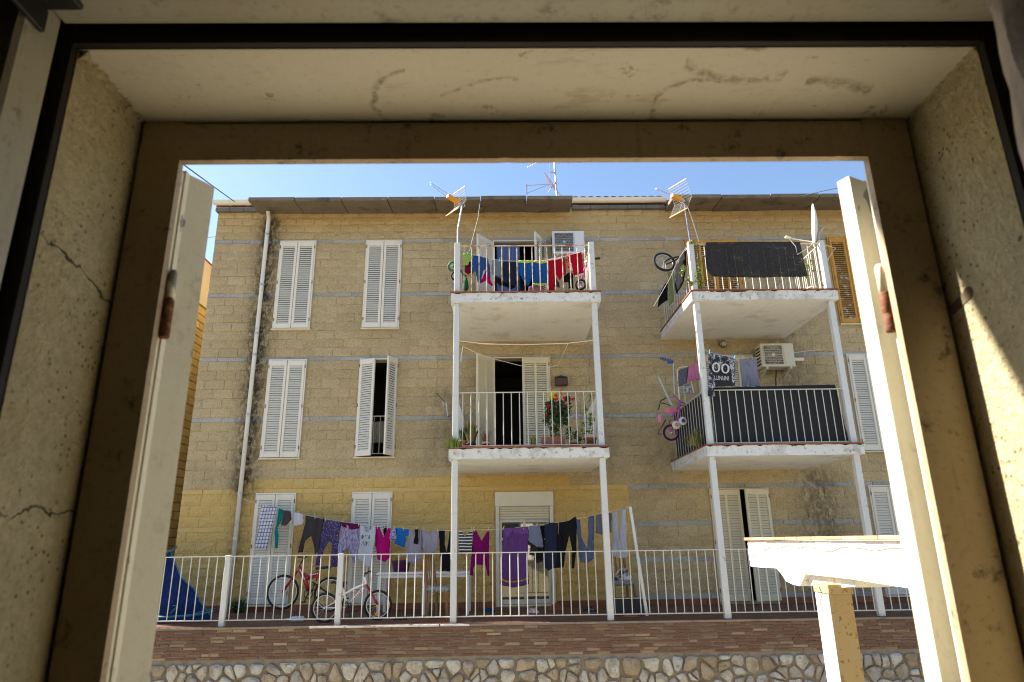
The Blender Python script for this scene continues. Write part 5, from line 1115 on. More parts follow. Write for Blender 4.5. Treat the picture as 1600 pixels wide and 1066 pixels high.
# ------------------------------------------------------------------ air conditioners
m_ac = M('ivory metal', (0.60, 0.57, 0.47), 0.45, .06); m_acw = M('white metal case', (0.66, 0.67, 0.68), 0.45, .05)
def aircon(label, x0, x1, z0, z1, mat, pipe):
    T = thing('air_conditioner', label, 'air conditioner', ((x0+x1)/2, YW-0.2, z0)); o = T.location; yf, yb = YW-0.40, YW-0.10
    part(T, 'case', MB(o).bbox(x0, x1, yf, yb, z0, z1, .012), mat)
    gx0, gx1 = x0+.05*(x1-x0)/.7, x0+.66*(x1-x0); gz0, gz1 = z0+.05, z1-.05
    part(T, 'fan_recess', MB(o).bbox(gx0, gx1, yf-.004, yf+.01, gz0, gz1, .003), m_dark)
    cx, cz, R = (gx0+gx1)/2, (gz0+gz1)/2, (gz1-gz0)/2*.94; mb = MB(o)
    for k in range(1, 8): mb.ring((cx, yf-.012, cz), (0, 1, 0), R*k/7, .0035, 26, 4)
    for k in range(11):
        z = gz0+(gz1-gz0)*(k+.5)/11; mb.bar((gx0, yf-.010, z), (gx1, yf-.010, z), .004, .006)
    mb.box(gx0, gx0+.012, yf-.014, yf-.004, gz0, gz1); mb.box(gx1-.012, gx1, yf-.014, yf-.004, gz0, gz1); mb.lathe((cx, yf-.016, cz), [(.035, 0), (.035, .008)], 14, (0, 1, 0))
    tag(part(T, 'fan_grille', mb, m_steel if mat is m_acw else mat), kind='stuff')
    part(T, 'side_cover', MB(o).bbox(gx1+.025, x1-.02, yf-.008, yf+.005, gz0, gz1, .003), mat)
    mb = MB(o)
    for k in range(6): mb.box(x0-.006, x0-.0005, yf+.05, yb-.04, z0+.06+k*(z1-z0-.1)/6, z0+.09+k*(z1-z0-.1)/6)
    part(T, 'side_vents', mb, m_black)
    for x in (x0+.10, x1-.10):
        mb = MB(o); mb.box(x-.02, x+.02, yf+.0, YW-.001, z0-.045, z0-.002); mb.bar((x, yf+.06, z0-.04), (x, YW-.005, z0-.15), .03, .02); part(T, 'bracket', mb, m_ac)
    if pipe:
        part(T, 'pipe_cover', MB(o).bbox(x1+.001, x1+.34, YW-.09, YW-.02, z0+.20, z0+.27, .006), m_white); mb = MB(o); mb.tube([((x0+x1)/2+.05, YW-.12, z0), ((x0+x1)/2+.03, YW-.07, z0-.2), ((x0+x1)/2, YW-.06, z0-.6)], .012, 6); part(T, 'drain_hose', mb, m_black)
aircon('white air conditioner on the wall beside the open top balcony door', 1.10, 1.80, 7.12, 7.66, m_acw, False)
aircon('ivory air conditioner on the wall above the black-screened balcony', 5.33, 6.02, 4.56, 5.06, m_ac, True)

# ------------------------------------------------------------------ antennas
m_wire = M('grey antenna wire', (0.30, 0.30, 0.31), .6, .1)
m_ye = M('yellow antenna plastic', (0.62, 0.27, 0.015), .45, .1)
def yagi(T, c, d, L, off, size=.28, col=m_ye, prongs=True, seed=0):
    """UHF aerial: boom along d from the reflector at c"""
    d = Vector(d).normalized(); side = d.cross(Vector((0, 0, 1))).normalized(); up = side.cross(d); c = Vector(c); mb = MB(off)
    mb.bar(c-d*.04, c+d*L*.42, .035, .03); b = part(T, 'boom', mb, m_alu); mb = MB(off); mb.bbox(-.001, .001, -.001, .001, -.001, .001, .0002)
    mb = MB(off); mb.bar(c+d*.06, c+d*.30, .075, .065, up); part(T, 'dipole_box', mb, col)
    for s in (1, -1):
        mb = MB(off); e = (up*s*.8-d*0.15*s*0+d*.35).normalized()
        for k in range(6): p = c+e*(size*(k+.6)/6*1.1); mb.tube([p-side*size*.75, p+side*size*.75], .0032, 5)
        for q in (-.74, 0, .74): mb.tube([c+side*size*q, c+e*size*1.15+side*size*q], .0035, 5)
        part(T, 'reflector', mb, m_wire)
        mb = MB(off); p = c+e*size*1.16; mb.bar(p-side*size*.78, p+side*size*.78, .014, .014); part(T, 'reflector_edge', mb, col)
    mb = MB(off)
    if prongs == 'pair':
        for s in (1, -1): mb.tube([c+d*.28+up*s*.035, c+d*L+up*s*.035+side*.02*s], .006, 5)
    else:
        mb.tube([c+d*.28, c+d*L], .007, 5)
        for k in range(8): p = c+d*(.34+k*(L-.36)/7.5); mb.tube([p-side*.075, p+side*.075], .004, 4)
    part(T, 'directors', mb, m_alu)
pt = at(722, 322, 11.12); T = thing('roof_antenna', 'yellow and white aerial on a mast at the corner of the top left balcony', 'antenna', (-0.81, 11.12, 6.45)); o = T.location
mb = MB(o); mb.tube([(-0.81, 11.12, 6.45), (-0.81, 11.12, 6.75), (pt.x, 11.12, pt.z)], .014, 7); part(T, 'mast', mb, m_steel); yagi(T, Vector((pt.x-.03, 11.10, pt.z+.02)), (-.72, -.58, .28), .70, o, .25, prongs='pair'); mb = MB(o); q = Vector((pt.x+.02, 11.1, pt.z)); mb.ring(q, (0, 1, 0), .035, .004, 14, 4); part(T, 'cable_loop', mb, m_cord)
pa, pb_ = at(1078, 376, 11.1), at(1069, 318, 11.1); T = thing('roof_antenna', 'yellow and white aerial on a blue-taped mast above the top right balcony', 'antenna', pa); o = T.location
mb = MB(o); mb.tube([pa-Vector((0, 0, .15)), pa, pb_], .013, 7); part(T, 'mast', mb, M('blue grey mast', (0.16, 0.19, 0.36), .5, .3, 30)); yagi(T, pb_+Vector((-.02, -.02, .05)), (-.80, -.50, .06), .70, o, .29)
mb = MB(o); q = [pb_+Vector((-.05, -.03, .02)), pb_+Vector((.05, -.03, -.10)), at(1082, 345, 11.08), at(1092, 378, 11.05)]; mb.tube(q, .006, 5); mb.ring(pb_+Vector((-.06, -.05, .03)), (0, 1, 0), .04, .006, 14, 4); part(T, 'cable', mb, m_white)
pa = at(871, 304, 13.6); T = thing('roof_antenna', 'tall slim aerial mast on the roof behind the eaves slab', 'antenna', pa); o = T.location; tp = at(864, 225, 13.6)
mb = MB(o); mb.tube([pa-Vector((0, 0, .5)), tp], .018, 7); mb.tube([at(860, 280, 13.6), at(859, 225, 13.6)], .010, 6); mb.tube([at(859, 269.5, 13.6), at(866, 269.5, 13.6)], .016, 6); mb.tube([at(866, 286, 13.55), at(869, 287, 13.55)], .03, 6); part(T, 'mast', mb, m_steel)
c = at(859, 288, 13.55); mb = MB(o); e = at(823, 296, 13.3)
for s in (.1, -.1): mb.tube([c, e+Vector((0, 0, s))], .006, 5)
mb.bar(e+Vector((0, 0, .12)), e-Vector((0, 0, .12)), .03, .02); part(T, 'director_loop', mb, M('rusty pink paint', (.42, .22, .14), .6)); mb = MB(o)
for k in range(5): mb.tube([at(850+k*4, 270+k*6, 13.5), at(857+k*5, 290+k*4, 13.5)], .006, 4)
mb.tube([at(851, 270, 13.5), at(871, 298, 13.5)], .007, 4); mb.tube([at(856, 302, 13.5), at(868, 284, 13.5)], .01, 4); part(T, 'reflector', mb, bpy.data.materials['rusty pink paint']); mb = MB(o)
mb.tube([at(824, 262, 13.5), at(842, 253, 13.5), at(850, 249, 13.5)], .008, 5)
for k in range(5): p = at(825+k*4, 261-k*2, 13.5); mb.tube([p-Vector((0, .06, .04)), p+Vector((0, .06, .04))], .012, 4)
part(T, 'upper_directors', mb, m_white)
T = thing('wall_antenna', 'little grey indoor-style aerial bracketed to the wall by the middle balcony', 'antenna', at(701, 650, YW-.1)); o = T.location; mb = MB(o); A = lambda x, y, Y=YW-.2: at(*zz('Q', [(x, y)])[0], Y)
mb.tube([A(175, 500, YW+.02), A(160, 490), A(150, 400), A(140, 310)], .012, 6); part(T, 'bracket', mb, m_steel); mb = MB(o); mb.bar(A(15, 200), A(130, 320), .014, .014); part(T, 'boom', mb, m_black); mb = MB(o)
for x, y in ((90, 290), (105, 345), (60, 355)): mb.tube([A(x-35, y), A(x+40, y)], .004, 4)
mb.tube([A(100, 300), A(105, 365)], .008, 5); part(T, 'elements', mb, m_steel)
# satellite dish, seen almost edge on
ct = at(1272, 352, 11.2); T = thing('satellite_dish', 'white satellite dish seen edge-on above the top right balcony corner', 'satellite dish', (5.92, 11.2, 6.4)); o = T.location
ax = Vector((-.93, .36, .08)).normalized(); prof = [(r, .07*(r/.40)**2) for r in (0.001, .1, .2, .3, .37, .40)]+[(r, .07*(r/.40)**2-.012) for r in (.40, .3, .15, .002)]
mb = MB(o); mb.lathe(ct-ax*.05, prof, 28, ax); part(T, 'dish', mb, m_white, True); mb = MB(o); mb.tube([ct-ax*.06, ct-ax*.14-Vector((0, 0, .08)), Vector((5.92, 11.15, 6.62)), Vector((5.92, 11.15, 6.2))], .02, 8); part(T, 'mount', mb, m_steel)
lb = at(1232, 372, 11.05); mb = MB(o); mb.tube([ct-Vector((.02, 0, .36)), lb], .010, 6); part(T, 'arm', mb, m_white); mb = MB(o); mb.lathe(lb-Vector((.06, 0, -.02)), [(.02, 0), (.03, .02), (.025, .10)], 10, (.9, 0, -.2)); part(T, 'receiver', mb, m_white, True)
mb = MB(o); mb.tube([lb, at(1243, 385, 11.05), at(1246, 398, 11.05), at(1262, 388, 11.05), at(1270, 380, 11.1)], .007, 5); part(T, 'cable', mb, m_white)
T = thing('line_bracket', 'white wire drying bracket outside the top right corner post', 'bracket', (6.0, 11.1, 6.2)); mb = MB(T.location); q = [at(x, y, 11.1) for x, y in zz('L', [(420, 405), (500, 408), (560, 425), (510, 500), (468, 548)])]; mb.tube(q, .007, 5); mb.tube([at(*zz('L', [(470, 510)])[0], 11.1), at(*zz('L', [(508, 512)])[0], 11.1)], .006, 5); part(T, 'wire', mb, m_white)

# ------------------------------------------------------------------ plants
def leafmat(name, a, b):
    d = Nd(name); k = d.math('FRACT', d.math('ADD', d.isl, d.orand)); d.b.inputs['Subsurface Weight'].default_value = 0.0; return d.out(d.mix(k, a, b), 0.55, 0, .3)
m_leafd = leafmat('dark green leaf', (0.015, 0.040, 0.010), (0.05, 0.09, 0.025)); m_leafy = leafmat('yellow green leaf', (0.08, 0.14, 0.02), (0.26, 0.30, 0.05)); m_grass = leafmat('grass blade', (0.06, 0.10, 0.015), (0.20, 0.24, 0.05))
m_snake = leafmat('snake plant leaf', (0.025, 0.05, 0.02), (0.16, 0.15, 0.05)); m_redl = leafmat('reddish spiky leaf', (0.10, 0.05, 0.035), (0.22, 0.12, 0.08)); m_petal = leafmat('red petal', (0.45, 0.004, 0.008), (0.65, 0.02, 0.02)); m_stem = M('plant stem', (0.06, 0.08, 0.025), .8)
def leaves(mb, c, rad, n, size, R_):
    c = Vector(c)
    for _ in range(n):
        v = Vector((R_.gauss(0, 1), R_.gauss(0, 1), R_.gauss(0, 1))).normalized()*(R_.random()**.45); p = c+Vector((v.x*rad[0], v.y*rad[1], v.z*rad[2]))
        a = Vector((R_.gauss(0, 1), R_.gauss(0, 1), R_.gauss(0, .6))).normalized(); b = a.cross(Vector((R_.gauss(0, 1), R_.gauss(0, 1), R_.gauss(0, 1)))).normalized(); s = size*R_.uniform(.6, 1.3); nn = a.cross(b)*s*.2
        mb.add([p-a*s*.6, p-b*s*.42+nn, p+a*s*.6, p+b*s*.42+nn, p-a*s*.05], [(0, 4, 1), (1, 4, 2), (2, 4, 3), (3, 4, 0)])
def blades(mb, c, n, h, spread, w, R_, lean=.5, base=.06):
    c = Vector(c)
    for _ in range(n):
        t = R_.uniform(0, 6.283); b = c+Vector((math.cos(t), math.sin(t), 0))*R_.uniform(0, base); hh = h*R_.uniform(.6, 1.1); out = Vector((math.cos(t), math.sin(t), 0))*spread*R_.uniform(.2, 1)
        sd = Vector((-math.sin(t), math.cos(t), 0))*w/2; m1 = b+out*.35+Vector((0, 0, hh*.6)); e = b+out+Vector((0, 0, hh*(1-lean*.2)))
        mb.add([b-sd, b+sd, m1+sd, m1-sd, e], [(0, 1, 2, 3), (3, 2, 4)])
def pot(T, c, r, h, mat, name='pot'):
    mb = MB(T.location); mb.lathe(c, [(r*.74, 0), (r*.95, h*.84), (r*1.06, h*.84), (r*1.06, h), (r*.9, h), (r*.85, h*.85)], 16); return part(T, name, mb, mat, True)
GP = 'potted plants on the middle balcony'; zf = 2.715
m_pot = M('terracotta pot', (0.28, 0.115, 0.065), .85, .15); m_potd = M('dark plastic pot', (0.03, 0.03, 0.032), .6)
def plant(label, x, Y, kind, name='potted_plant', group=GP, z=zf): return thing(name, label, 'plant', (x, Y, z), group)
xq = lambda key, x, Y: at(*zz(key, [(x, 700)])[0], Y).x
yp = 11.32
T = plant('geranium with red flowers in a long terracotta trough', xq('O', 330, yp), yp, 'g'); o = T.location; R_ = random.Random(4)
part(T, 'trough', MB(o).bbox(xq('O', 140, yp), xq('O', 455, yp), yp-.09, yp+.09, zf, zf+.19, .012), m_pot)
mb = MB(o); cx = o.x
for k in range(14): mb.tube([(cx+R_.uniform(-.1, .1), yp, zf+.17), (cx+R_.uniform(-.15, .15), yp+R_.uniform(-.08, .08), zf+.4), (cx+R_.uniform(-.24, .24), yp+R_.uniform(-.12, .12), zf+R_.uniform(.5, .75))], .006, 5)
part(T, 'stems', mb, m_stem); mb = MB(o)
for x, y, s in ((300, 400, .14), (400, 440, .16), (470, 400, .13), (350, 520, .15), (250, 480, .11), (450, 500, .13), (220, 560, .07), (260, 370, .08), (505, 300, .06), (400, 600, .10), (200, 610, .06), (480, 620, .06), (330, 700, .07)): leaves(mb, at(*zz('O', [(x, y)])[0], yp), (s, s*.8, s), int(6000*s*s)+40, .045, R_)
tag(part(T, 'foliage', mb, m_leafd), kind='stuff')
for x, y, s in ((415, 195, .036), (345, 248, .036), (462, 282, .032), (585, 298, .034), (238, 392, .034), (485, 378, .030), (190, 512, .030), (350, 300, .026)):
    mb = MB(o); p = at(*zz('O', [(x, y)])[0], yp-.07); leaves(mb, p, (s, s, s*.75), 42, .024, R_); mb.tube([p, p-Vector((0, -.03, .12))], .003, 4); part(T, 'flower', mb, m_petal)
T = plant('climbing plant in a round terracotta pot beside the middle balcony end post', xq('O', 810, yp), yp, 'c'); o = T.location; pot(T, (o.x, yp, zf), .11, .17, m_pot); mb = MB(o)
for pts in ([(770, 780), (770, 560), (750, 400), (740, 290)], [(800, 780), (830, 640), (820, 500)], [(780, 360), (845, 250)], [(700, 480), (760, 400)]): mb.tube([at(*zz('O', [q])[0], yp) for q in pts], .005, 5)
part(T, 'stems', mb, m_stem); mb = MB(o)
for x, y, s in ((740, 740, .08), (830, 740, .07), (820, 580, .05), (720, 640, .05), (830, 640, .05), (760, 440, .03), (830, 250, .025), (830, 510, .03), (860, 580, .03)): leaves(mb, at(*zz('O', [(x, y)])[0], yp), (s, s, s), 22, .04, R_)
tag(part(T, 'foliage', mb, m_leafy), kind='stuff')
T = plant('low leafy plant in a small pot between trough and climbing plant', xq('O', 600, yp), yp, 'l'); o = T.location; pot(T, (o.x, yp, zf), .09, .09, m_pot); mb = MB(o)
for x, y, s in ((530, 790, .09), (620, 800, .08), (660, 850, .06), (530, 720, .05)): leaves(mb, at(*zz('O', [(x, y)])[0], yp), (s, s, s), 40, .04, R_)
tag(part(T, 'foliage', mb, m_leafd), kind='stuff')
T = plant('small cactus-like plant in a terracotta pot in front of the cream shutter', xq('O', 25, yp), yp, 's'); o = T.location; pot(T, (o.x, yp, zf), .055, .085, m_pot); mb = MB(o); blades(mb, (o.x, yp, zf+.08), 30, .16, .05, .03, R_, base=.04); part(T, 'leaves', mb, m_leafy)
T = plant('clump of snake plants in a black pot behind the left end of the middle railing', xq('Q', 455, 11.4), 11.4, 'k'); o = T.location; pot(T, (o.x, 11.4, zf), .09, .11, m_potd); mb = MB(o); blades(mb, (o.x, 11.4, zf+.09), 40, .42, .17, .055, R_, base=.07); part(T, 'leaves', mb, m_snake)
T = plant('second snake plant in a brown pot right behind the corner post', xq('Q', 360, 11.45), 11.45, 'k'); o = T.location; pot(T, (o.x, 11.45, zf), .09, .16, m_pot); mb = MB(o); blades(mb, (o.x, 11.45, zf+.13), 22, .34, .12, .06, R_, base=.06); part(T, 'leaves', mb, m_snake)
def striped_pot():
    d = Nd('red white striped pot'); X, Y, Z = d.xyz(); return d.out(d.mix(d.math('LESS_THAN', d.math('FRACT', d.math('DIVIDE', d.math('SUBTRACT', Z, 2.715), .058)), .5), (0.62, 0.60, 0.56), (0.25, 0.015, 0.02)), .5)
T = plant('reddish spiky plant in a red and white striped pot', xq('Q', 650, yp), yp, 'r'); o = T.location; pot(T, (o.x, yp, zf), .072, .125, striped_pot()); mb = MB(o); blades(mb, (o.x, yp, zf+.11), 34, .24, .16, .012, R_, base=.05); part(T, 'leaves', mb, m_redl)
T = thing('grass_tuft', 'tuft of grass growing over the left corner of the middle balcony slab', 'plant', at(710, 697, 11.02)); mb = MB(T.location); blades(mb, (T.location.x, 11.05, 2.69), 190, .22, .14, .010, R_, base=.11); blades(mb, (T.location.x-.07, 11.02, 2.68), 90, .17, .14, .010, R_, base=.06); part(T, 'blades', mb, m_grass)
m_weed = leafmat('dry weed leaf', (0.07, 0.085, 0.02), (0.26, 0.22, 0.08))
T = thing('grass_tuft', 'ragged weed growing over the left corner of the right middle balcony slab', 'plant', at(1085, 692, 11.35)); mb = MB(T.location); c0 = at(1086, 697, 11.35)
blades(mb, c0, 120, .24, .16, .006, R_, base=.15); blades(mb, c0+Vector((.05, 0, .05)), 60, .30, .06, .007, R_, base=.05); leaves(mb, c0+Vector((.03, 0, .16)), (.15, .1, .16), 110, .024, R_); tag(part(T, 'foliage', mb, m_weed), kind='stuff')
T = plant('trailing yellow-leaved vine on the corner post of the top right balcony', 3.5, 11.05, 'v', 'trailing_vine', None, 5.48); mb = MB(T.location)
for x, y, s in ((435, 780, .11), (450, 850, .09), (310, 740, .07), (300, 780, .06), (340, 835, .05), (440, 700, .05), (375, 525, .06), (430, 560, .04), (460, 890, .06), (370, 870, .05)): leaves(mb, at(*zz('K', [(x, y)])[0], 11.05), (s, s*.7, s), int(300*s)+6, .040, R_)
tag(part(T, 'foliage', mb, m_leafy), kind='stuff'); mb = MB(T.location); mb.tube([at(*zz('K', [q])[0], 11.06) for q in ((400, 530), (430, 620), (440, 760), (460, 920))], .006, 5); mb.tube([at(*zz('K', [q])[0], 11.06) for q in ((490, 830), (540, 875), (580, 880))], .005, 5); part(T, 'stems', mb, m_stem)
T = plant('spindly pale plant in a white pot in the far corner of the top right balcony', xq('L', 375, 11.3), 11.3, 'w', 'potted_plant', None, 5.475); o = T.location; pot(T, (o.x, 11.3, 5.475), .09, .13, m_white); mb = MB(o)
for x, y, s in ((350, 560, .07), (380, 600, .07), (345, 640, .06), (375, 530, .05), (300, 620, .07), (300, 600, .05)): leaves(mb, at(*zz('L', [(x, y)])[0], 11.3), (s, s, s), 26, .035, R_)
tag(part(T, 'foliage', mb, m_leafy), kind='stuff')
T = thing('weed', 'weed growing at the foot of the drainpipe', 'plant', (-4.95, 13.2, 0)); mb = MB(T.location); blades(mb, (-4.95, 13.25, 0), 60, .28, .2, .012, R_, base=.12); leaves(mb, (-4.95, 13.2, .12), (.18, .1, .12), 80, .05, R_); tag(part(T, 'foliage', mb, m_leafd), kind='stuff')

# ------------------------------------------------------------------ things on the walls
T = thing('mailbox', 'brown letterbox on the wall beside the cream middle door', 'mailbox', at(876.5, 600, YW-.08)); o = T.location; p0, p1 = at(868, 602, YW-.15), at(887, 586, YW-.15)
part(T, 'box', MB(o).bbox(p0.x, p1.x, YW-.17, YW-.03, p0.z, p1.z-.07, .008), M('brown enamel', (0.085, 0.04, 0.03), .5)); mb = MB(o); mb.prism([(p0.x, YW-.06, p1.z-.07), (p1.x, YW-.06, p1.z-.07), (p1.x, YW-.06, p1.z-.01), ((p0.x+p1.x)/2+.04, YW-.06, p1.z), ((p0.x+p1.x)/2, YW-.06, p1.z+.02), ((p0.x+p1.x)/2-.04, YW-.06, p1.z), (p0.x, YW-.06, p1.z-.01)], (0, .03, 0)); part(T, 'back_plate', mb, m_black)
pc = at(1131, 537, YW-.06); T = thing('wall_lamp', 'round caged lamp on the wall under the top right balcony', 'lamp', pc); o = T.location; mb = MB(o); mb.lathe(pc+Vector((0, .04, 0)), [(.085, 0), (.085, .03), (.07, .035)], 20, (0, -1, 0)); part(T, 'base', mb, m_black, True)
mb = MB(o); mb.lathe(pc, [(.06, 0), (.055, .03), (.03, .055), (.002, .06)], 16, (0, -1, 0)); part(T, 'glass', mb, m_cream, True); mb = MB(o); mb.ring(pc+Vector((0, -.01, 0)), (0, 1, 0), .082, .008, 22, 5)
for t in (0, 1.05, 2.1): mb.tube([pc+Vector((math.cos(t)*.08, -.02, math.sin(t)*.08)), pc+Vector((0, -.075, 0)), pc-Vector((math.cos(t)*.08, .02, math.sin(t)*.08))], .005, 5)
part(T, 'cage', mb, m_steel)
pc = at(869, 641, YW-.05); T = thing('balloon', 'yellow ball hanging on the wall behind the geranium', 'ball', at(*zz('O', [(303, 250)])[0], 12.2)); mb = MB(T.location); mb.lathe(T.location-Vector((0, 0, .1)), [(.005, 0), (.06, .02), (.09, .07), (.09, .12), (.06, .18), (.005, .2)], 16); part(T, 'ball', mb, M('yellow rubber', (0.55, 0.42, 0.02), .5), True)
def cable(name, label, pts, r=.004, mat=m_black, cat='cable'):
    mb = MB(pts[0]); mb.tube(pts, r, 5); tag(mb.build(name, mat), label, cat)
cable('overhead_cable', 'black overhead cable rising to the upper left from the roof corner', [at(366, 315, 13.2), at(330, 289, 11.0), at(289, 259, 9.0), at(250, 228, 7.0)], .010)
cable('overhead_cable', 'black overhead cable leaving the eaves towards the upper right', [at(1250, 307, 12.7), at(1280, 300, 11.5), at(1308, 294, 10.0), at(1360, 281, 7.5)], .008)
cable('overhead_cable', 'short dark cable reaching the left corner below the cornice', [at(345, 369.5, 13.44), at(320, 371, 13.9), at(250, 376, 15)], .010)
A = lambda x, y, Y: at(690+x/5.924, 440+y/5.924, Y)
cable('slack_cord', 'white empty washing cord slung between the posts under the top left balcony', [A(130, 545, 11.05), A(250, 560, 11.1), A(390, 578, 11.15), A(740, 585, 11.2), A(1170, 572, 11.15), A(1400, 545, 11.05)], .007, m_white, 'cord')
cable('slack_cord', 'loose white cord drooping in front of the cream middle door', [A(195, 600, 11.15), A(330, 665, 11.5), A(500, 720, 11.9), A(730, 780, 12.2), A(1000, 795, 12.4), A(1080, 770, 12.2), A(1170, 572, 11.2)], .005, m_white, 'cord')
cable('slack_cord', 'knotted white cord end hanging from the left corner post', [A(195, 600, 11.05), A(192, 640, 11.03), A(182, 680, 11.03), A(178, 740, 11.04)], .006, m_white, 'cord')
cable('aerial_cable', 'thin cable running from the eaves down to the top left railing', [at(750, 316, 12.68), at(747, 340, 12.3), at(737, 378, 11.4), at(734, 392, 11.2)], .004, m_cord)
cable('hanging_rope', 'pale cord running down the side of the top right balcony', [at(*zz('K', [q])[0], 11.6) for q in ((330, 570), (260, 680), (200, 820), (120, 960), (60, 1060))], .004, m_cord, 'rope')

# ------------------------------------------------------------------ terrace furniture and clutter
m_plas = M('white plastic', (0.58, 0.60, 0.62), .45, .05); zt = 0.0
tA, tB = at(588, 897, 12.2), at(735, 897, 12.2)
T = thing('table', 'long white plastic table against the terrace wall', 'table', ((tA.x+tB.x)/2, 12.55, 0)); o = T.location; zt = tA.z
part(T, 'top', MB(o).bbox(tA.x, tB.x, 12.2, 12.95, zt-.02, zt+.02, .01), m_plas)
for xa, xb in ((tA.x+.03, at(665, 900, 12.2).x), (at(668, 900, 12.2).x, tB.x-.02)):
    mb = MB(o); mb.prism([(xa, 12.23, zt-.021), (xb, 12.23, zt-.021), (xb, 12.23, zt-.12), (xb-.06, 12.23, zt-.07), (xa+.06, 12.23, zt-.07), (xa, 12.23, zt-.12)], (0, .02, 0)); part(T, 'apron', mb, m_plas)
for x in (tA.x+.05, at(662, 900, 12.2).x, tB.x-.05):
    for y in (12.25, 12.88): part(T, 'leg', MB(o).bbox(x-.028, x+.028, y-.028, y+.028, 0.0, zt-.022, .006), m_plas)
pt = at(614, 893, 12.4); T = thing('tub', 'dark purple plastic tub on the white table', 'tub', (pt.x+.12, 12.55, zt+.02)); mb = MB(T.location); c = T.location; mb.lathe(c, [(.135, 0), (.17, .17), (.185, .175), (.185, .19), (.16, .19), (.128, .01)], 20); part(T, 'bowl', mb, M('dark purple plastic', (0.075, 0.012, 0.06), .4), True)
m_chw = M('brown varnished wood', (0.20, 0.11, 0.045), .5, .2, 12)
def seat_mat():
    d = Nd('checked seat fabric'); ch = d.n('ShaderNodeTexChecker'); d.put(ch.inputs['Vector'], d.pos); ch.inputs['Scale'].default_value = 60; ch.inputs['Color1'].default_value = (.30, .31, .32, 1); ch.inputs['Color2'].default_value = (.10, .11, .13, 1); return d.out(ch.outputs[0], .9)
m_seat = seat_mat()
def chair(label, x, y, rz, sw=.42):
    T = thing('chair', label, 'chair', (x, y, 0)); T.rotation_euler = (0, 0, rz)
    P = lambda n, mb, m, s=False: link_mesh(n, mb.mesh(n, m, s), T)
    mb = MB(); V = []; n = 8
    P('seat', MB().bbox(-.21, .21, -.20, .20, .42, .50, .03), m_seat)
    for sx in (-1, 1):
        mb = MB(); mb.bar((sx*.18, -.17, .42), (sx*.19, -.20, 0), .035, .035); P('leg', mb, m_chw)
        mb = MB(); mb.bar((sx*.17, .18, 0), (sx*.17, .20, .45), .035, .04); mb.bar((sx*.17, .20, .45), (sx*.165, .29, 1.0), .035, .04); P('leg', mb, m_chw)
    mb = MB(); mb.bar((-.18, .285, .97), (.18, .285, .97), .03, .07); P('top_rail', mb, m_chw)
    for k in range(3): mb = MB(); mb.bar((-.08+k*.08, .22, .52), (-.08+k*.08, .28, .95), .03, .012); P('splat', mb, m_chw)
    mb = MB(); mb.bar((-.19, -.185, .2), (.19, -.185, .2), .02, .03); P('stretcher', mb, m_chw); return T
q = at(690, 952, 11.75); chair('wooden chair with checked seat in front of the white table', q.x, 11.78, math.radians(68))
q = at(978, 950, 12.2); chair('wooden chair with grey seat, piled with rags, near the leaning pole', q.x, 12.55, math.radians(8))
T = thing('rag_heap', 'heap of white and dark rags on the chair near the leaning pole', 'rags', (q.x+.02, 12.5, .5)); mb = MB(T.location)
R_ = random.Random(9); V = []; F = []
for j in range(7):
    for i in range(12):
        t = 6.283*i/12; r = .15*(1-(j/6.3)**2)**.5*(1+R_.uniform(-.25, .25)); V.append((q.x+.03+r*math.cos(t), 12.5+r*math.sin(t)*.8, .5+j*.035+R_.uniform(-.012, .012)))
for j in range(6):
    for i in range(12): F.append((j*12+i, j*12+(i+1) % 12, j*12+12+(i+1) % 12, j*12+12+i))
F += [tuple(range(12))[::-1], tuple(range(72, 84))]; mb.add(V, F); part(T, 'cloths', mb, mottled('rag mix', (.04, .04, .06), (.55, .53, .55), 9), False)
q = at(978, 958, 12.0); T = thing('crate', 'dark open crate on the terrace floor under the rag-piled chair', 'crate', (q.x, 11.95, 0)); o = T.location
for bx_ in ((q.x-.26, q.x+.26, 11.78, 11.80, .0, .26), (q.x-.26, q.x+.26, 12.10, 12.12, .0, .26), (q.x-.26, q.x-.24, 11.801, 12.099, .0, .26), (q.x+.24, q.x+.26, 11.801, 12.099, .0, .26), (q.x-.239, q.x+.239, 11.801, 12.099, .0, .02)): part(T, 'side', MB(o).bbox(*bx_, .004), m_potd)
mb = MB(o); mb.bar((q.x-.27, 11.79, .265), (q.x+.27, 11.79, .265), .02, .015); part(T, 'rim', mb, m_steel)
# blue tarpaulin slumped at the left end of the terrace
T = thing('tarpaulin', 'dark blue tarpaulin propped up like a tent at the far left of the terrace', 'tarpaulin', (-6.4, 12.0, 0)); o = T.location; A = lambda x, y, Y: at(*zz('R', [(x, y)])[0], Y)
ap = A(230, 105, 12.3); rt = A(835, 700, 12.1); rb = A(830, 850, 11.55); lb_ = Vector((ap.x-1.6, 11.6, .02)); V = []; F = []; n = 16; R_ = random.Random(2)
for j in range(n+1):
    v = j/n; L0 = Vector((ap.x-1.3, 12.3, ap.z*.75)).lerp(lb_, v); R0 = ap.lerp(Vector((rt.x+.12, 11.7, .02)), v)
    for i in range(n+1):
        u = i/n; p = L0.lerp(R0, u); p.y += .07*math.sin(u*9+v*4)+.045*math.sin(u*21+v*9)+.03*math.sin(u*5-v*17)-.10*math.sin(v*math.pi)*(1-u)+R_.uniform(-.012, .012); p.z = max(.01, p.z+.03*math.sin(u*13-v*7)*(1-v)); V.append(p)
m_n = n+1
for j in range(n):
    for i in range(n): F.append((j*m_n+i, j*m_n+i+1, (j+1)*m_n+i+1, (j+1)*m_n+i))
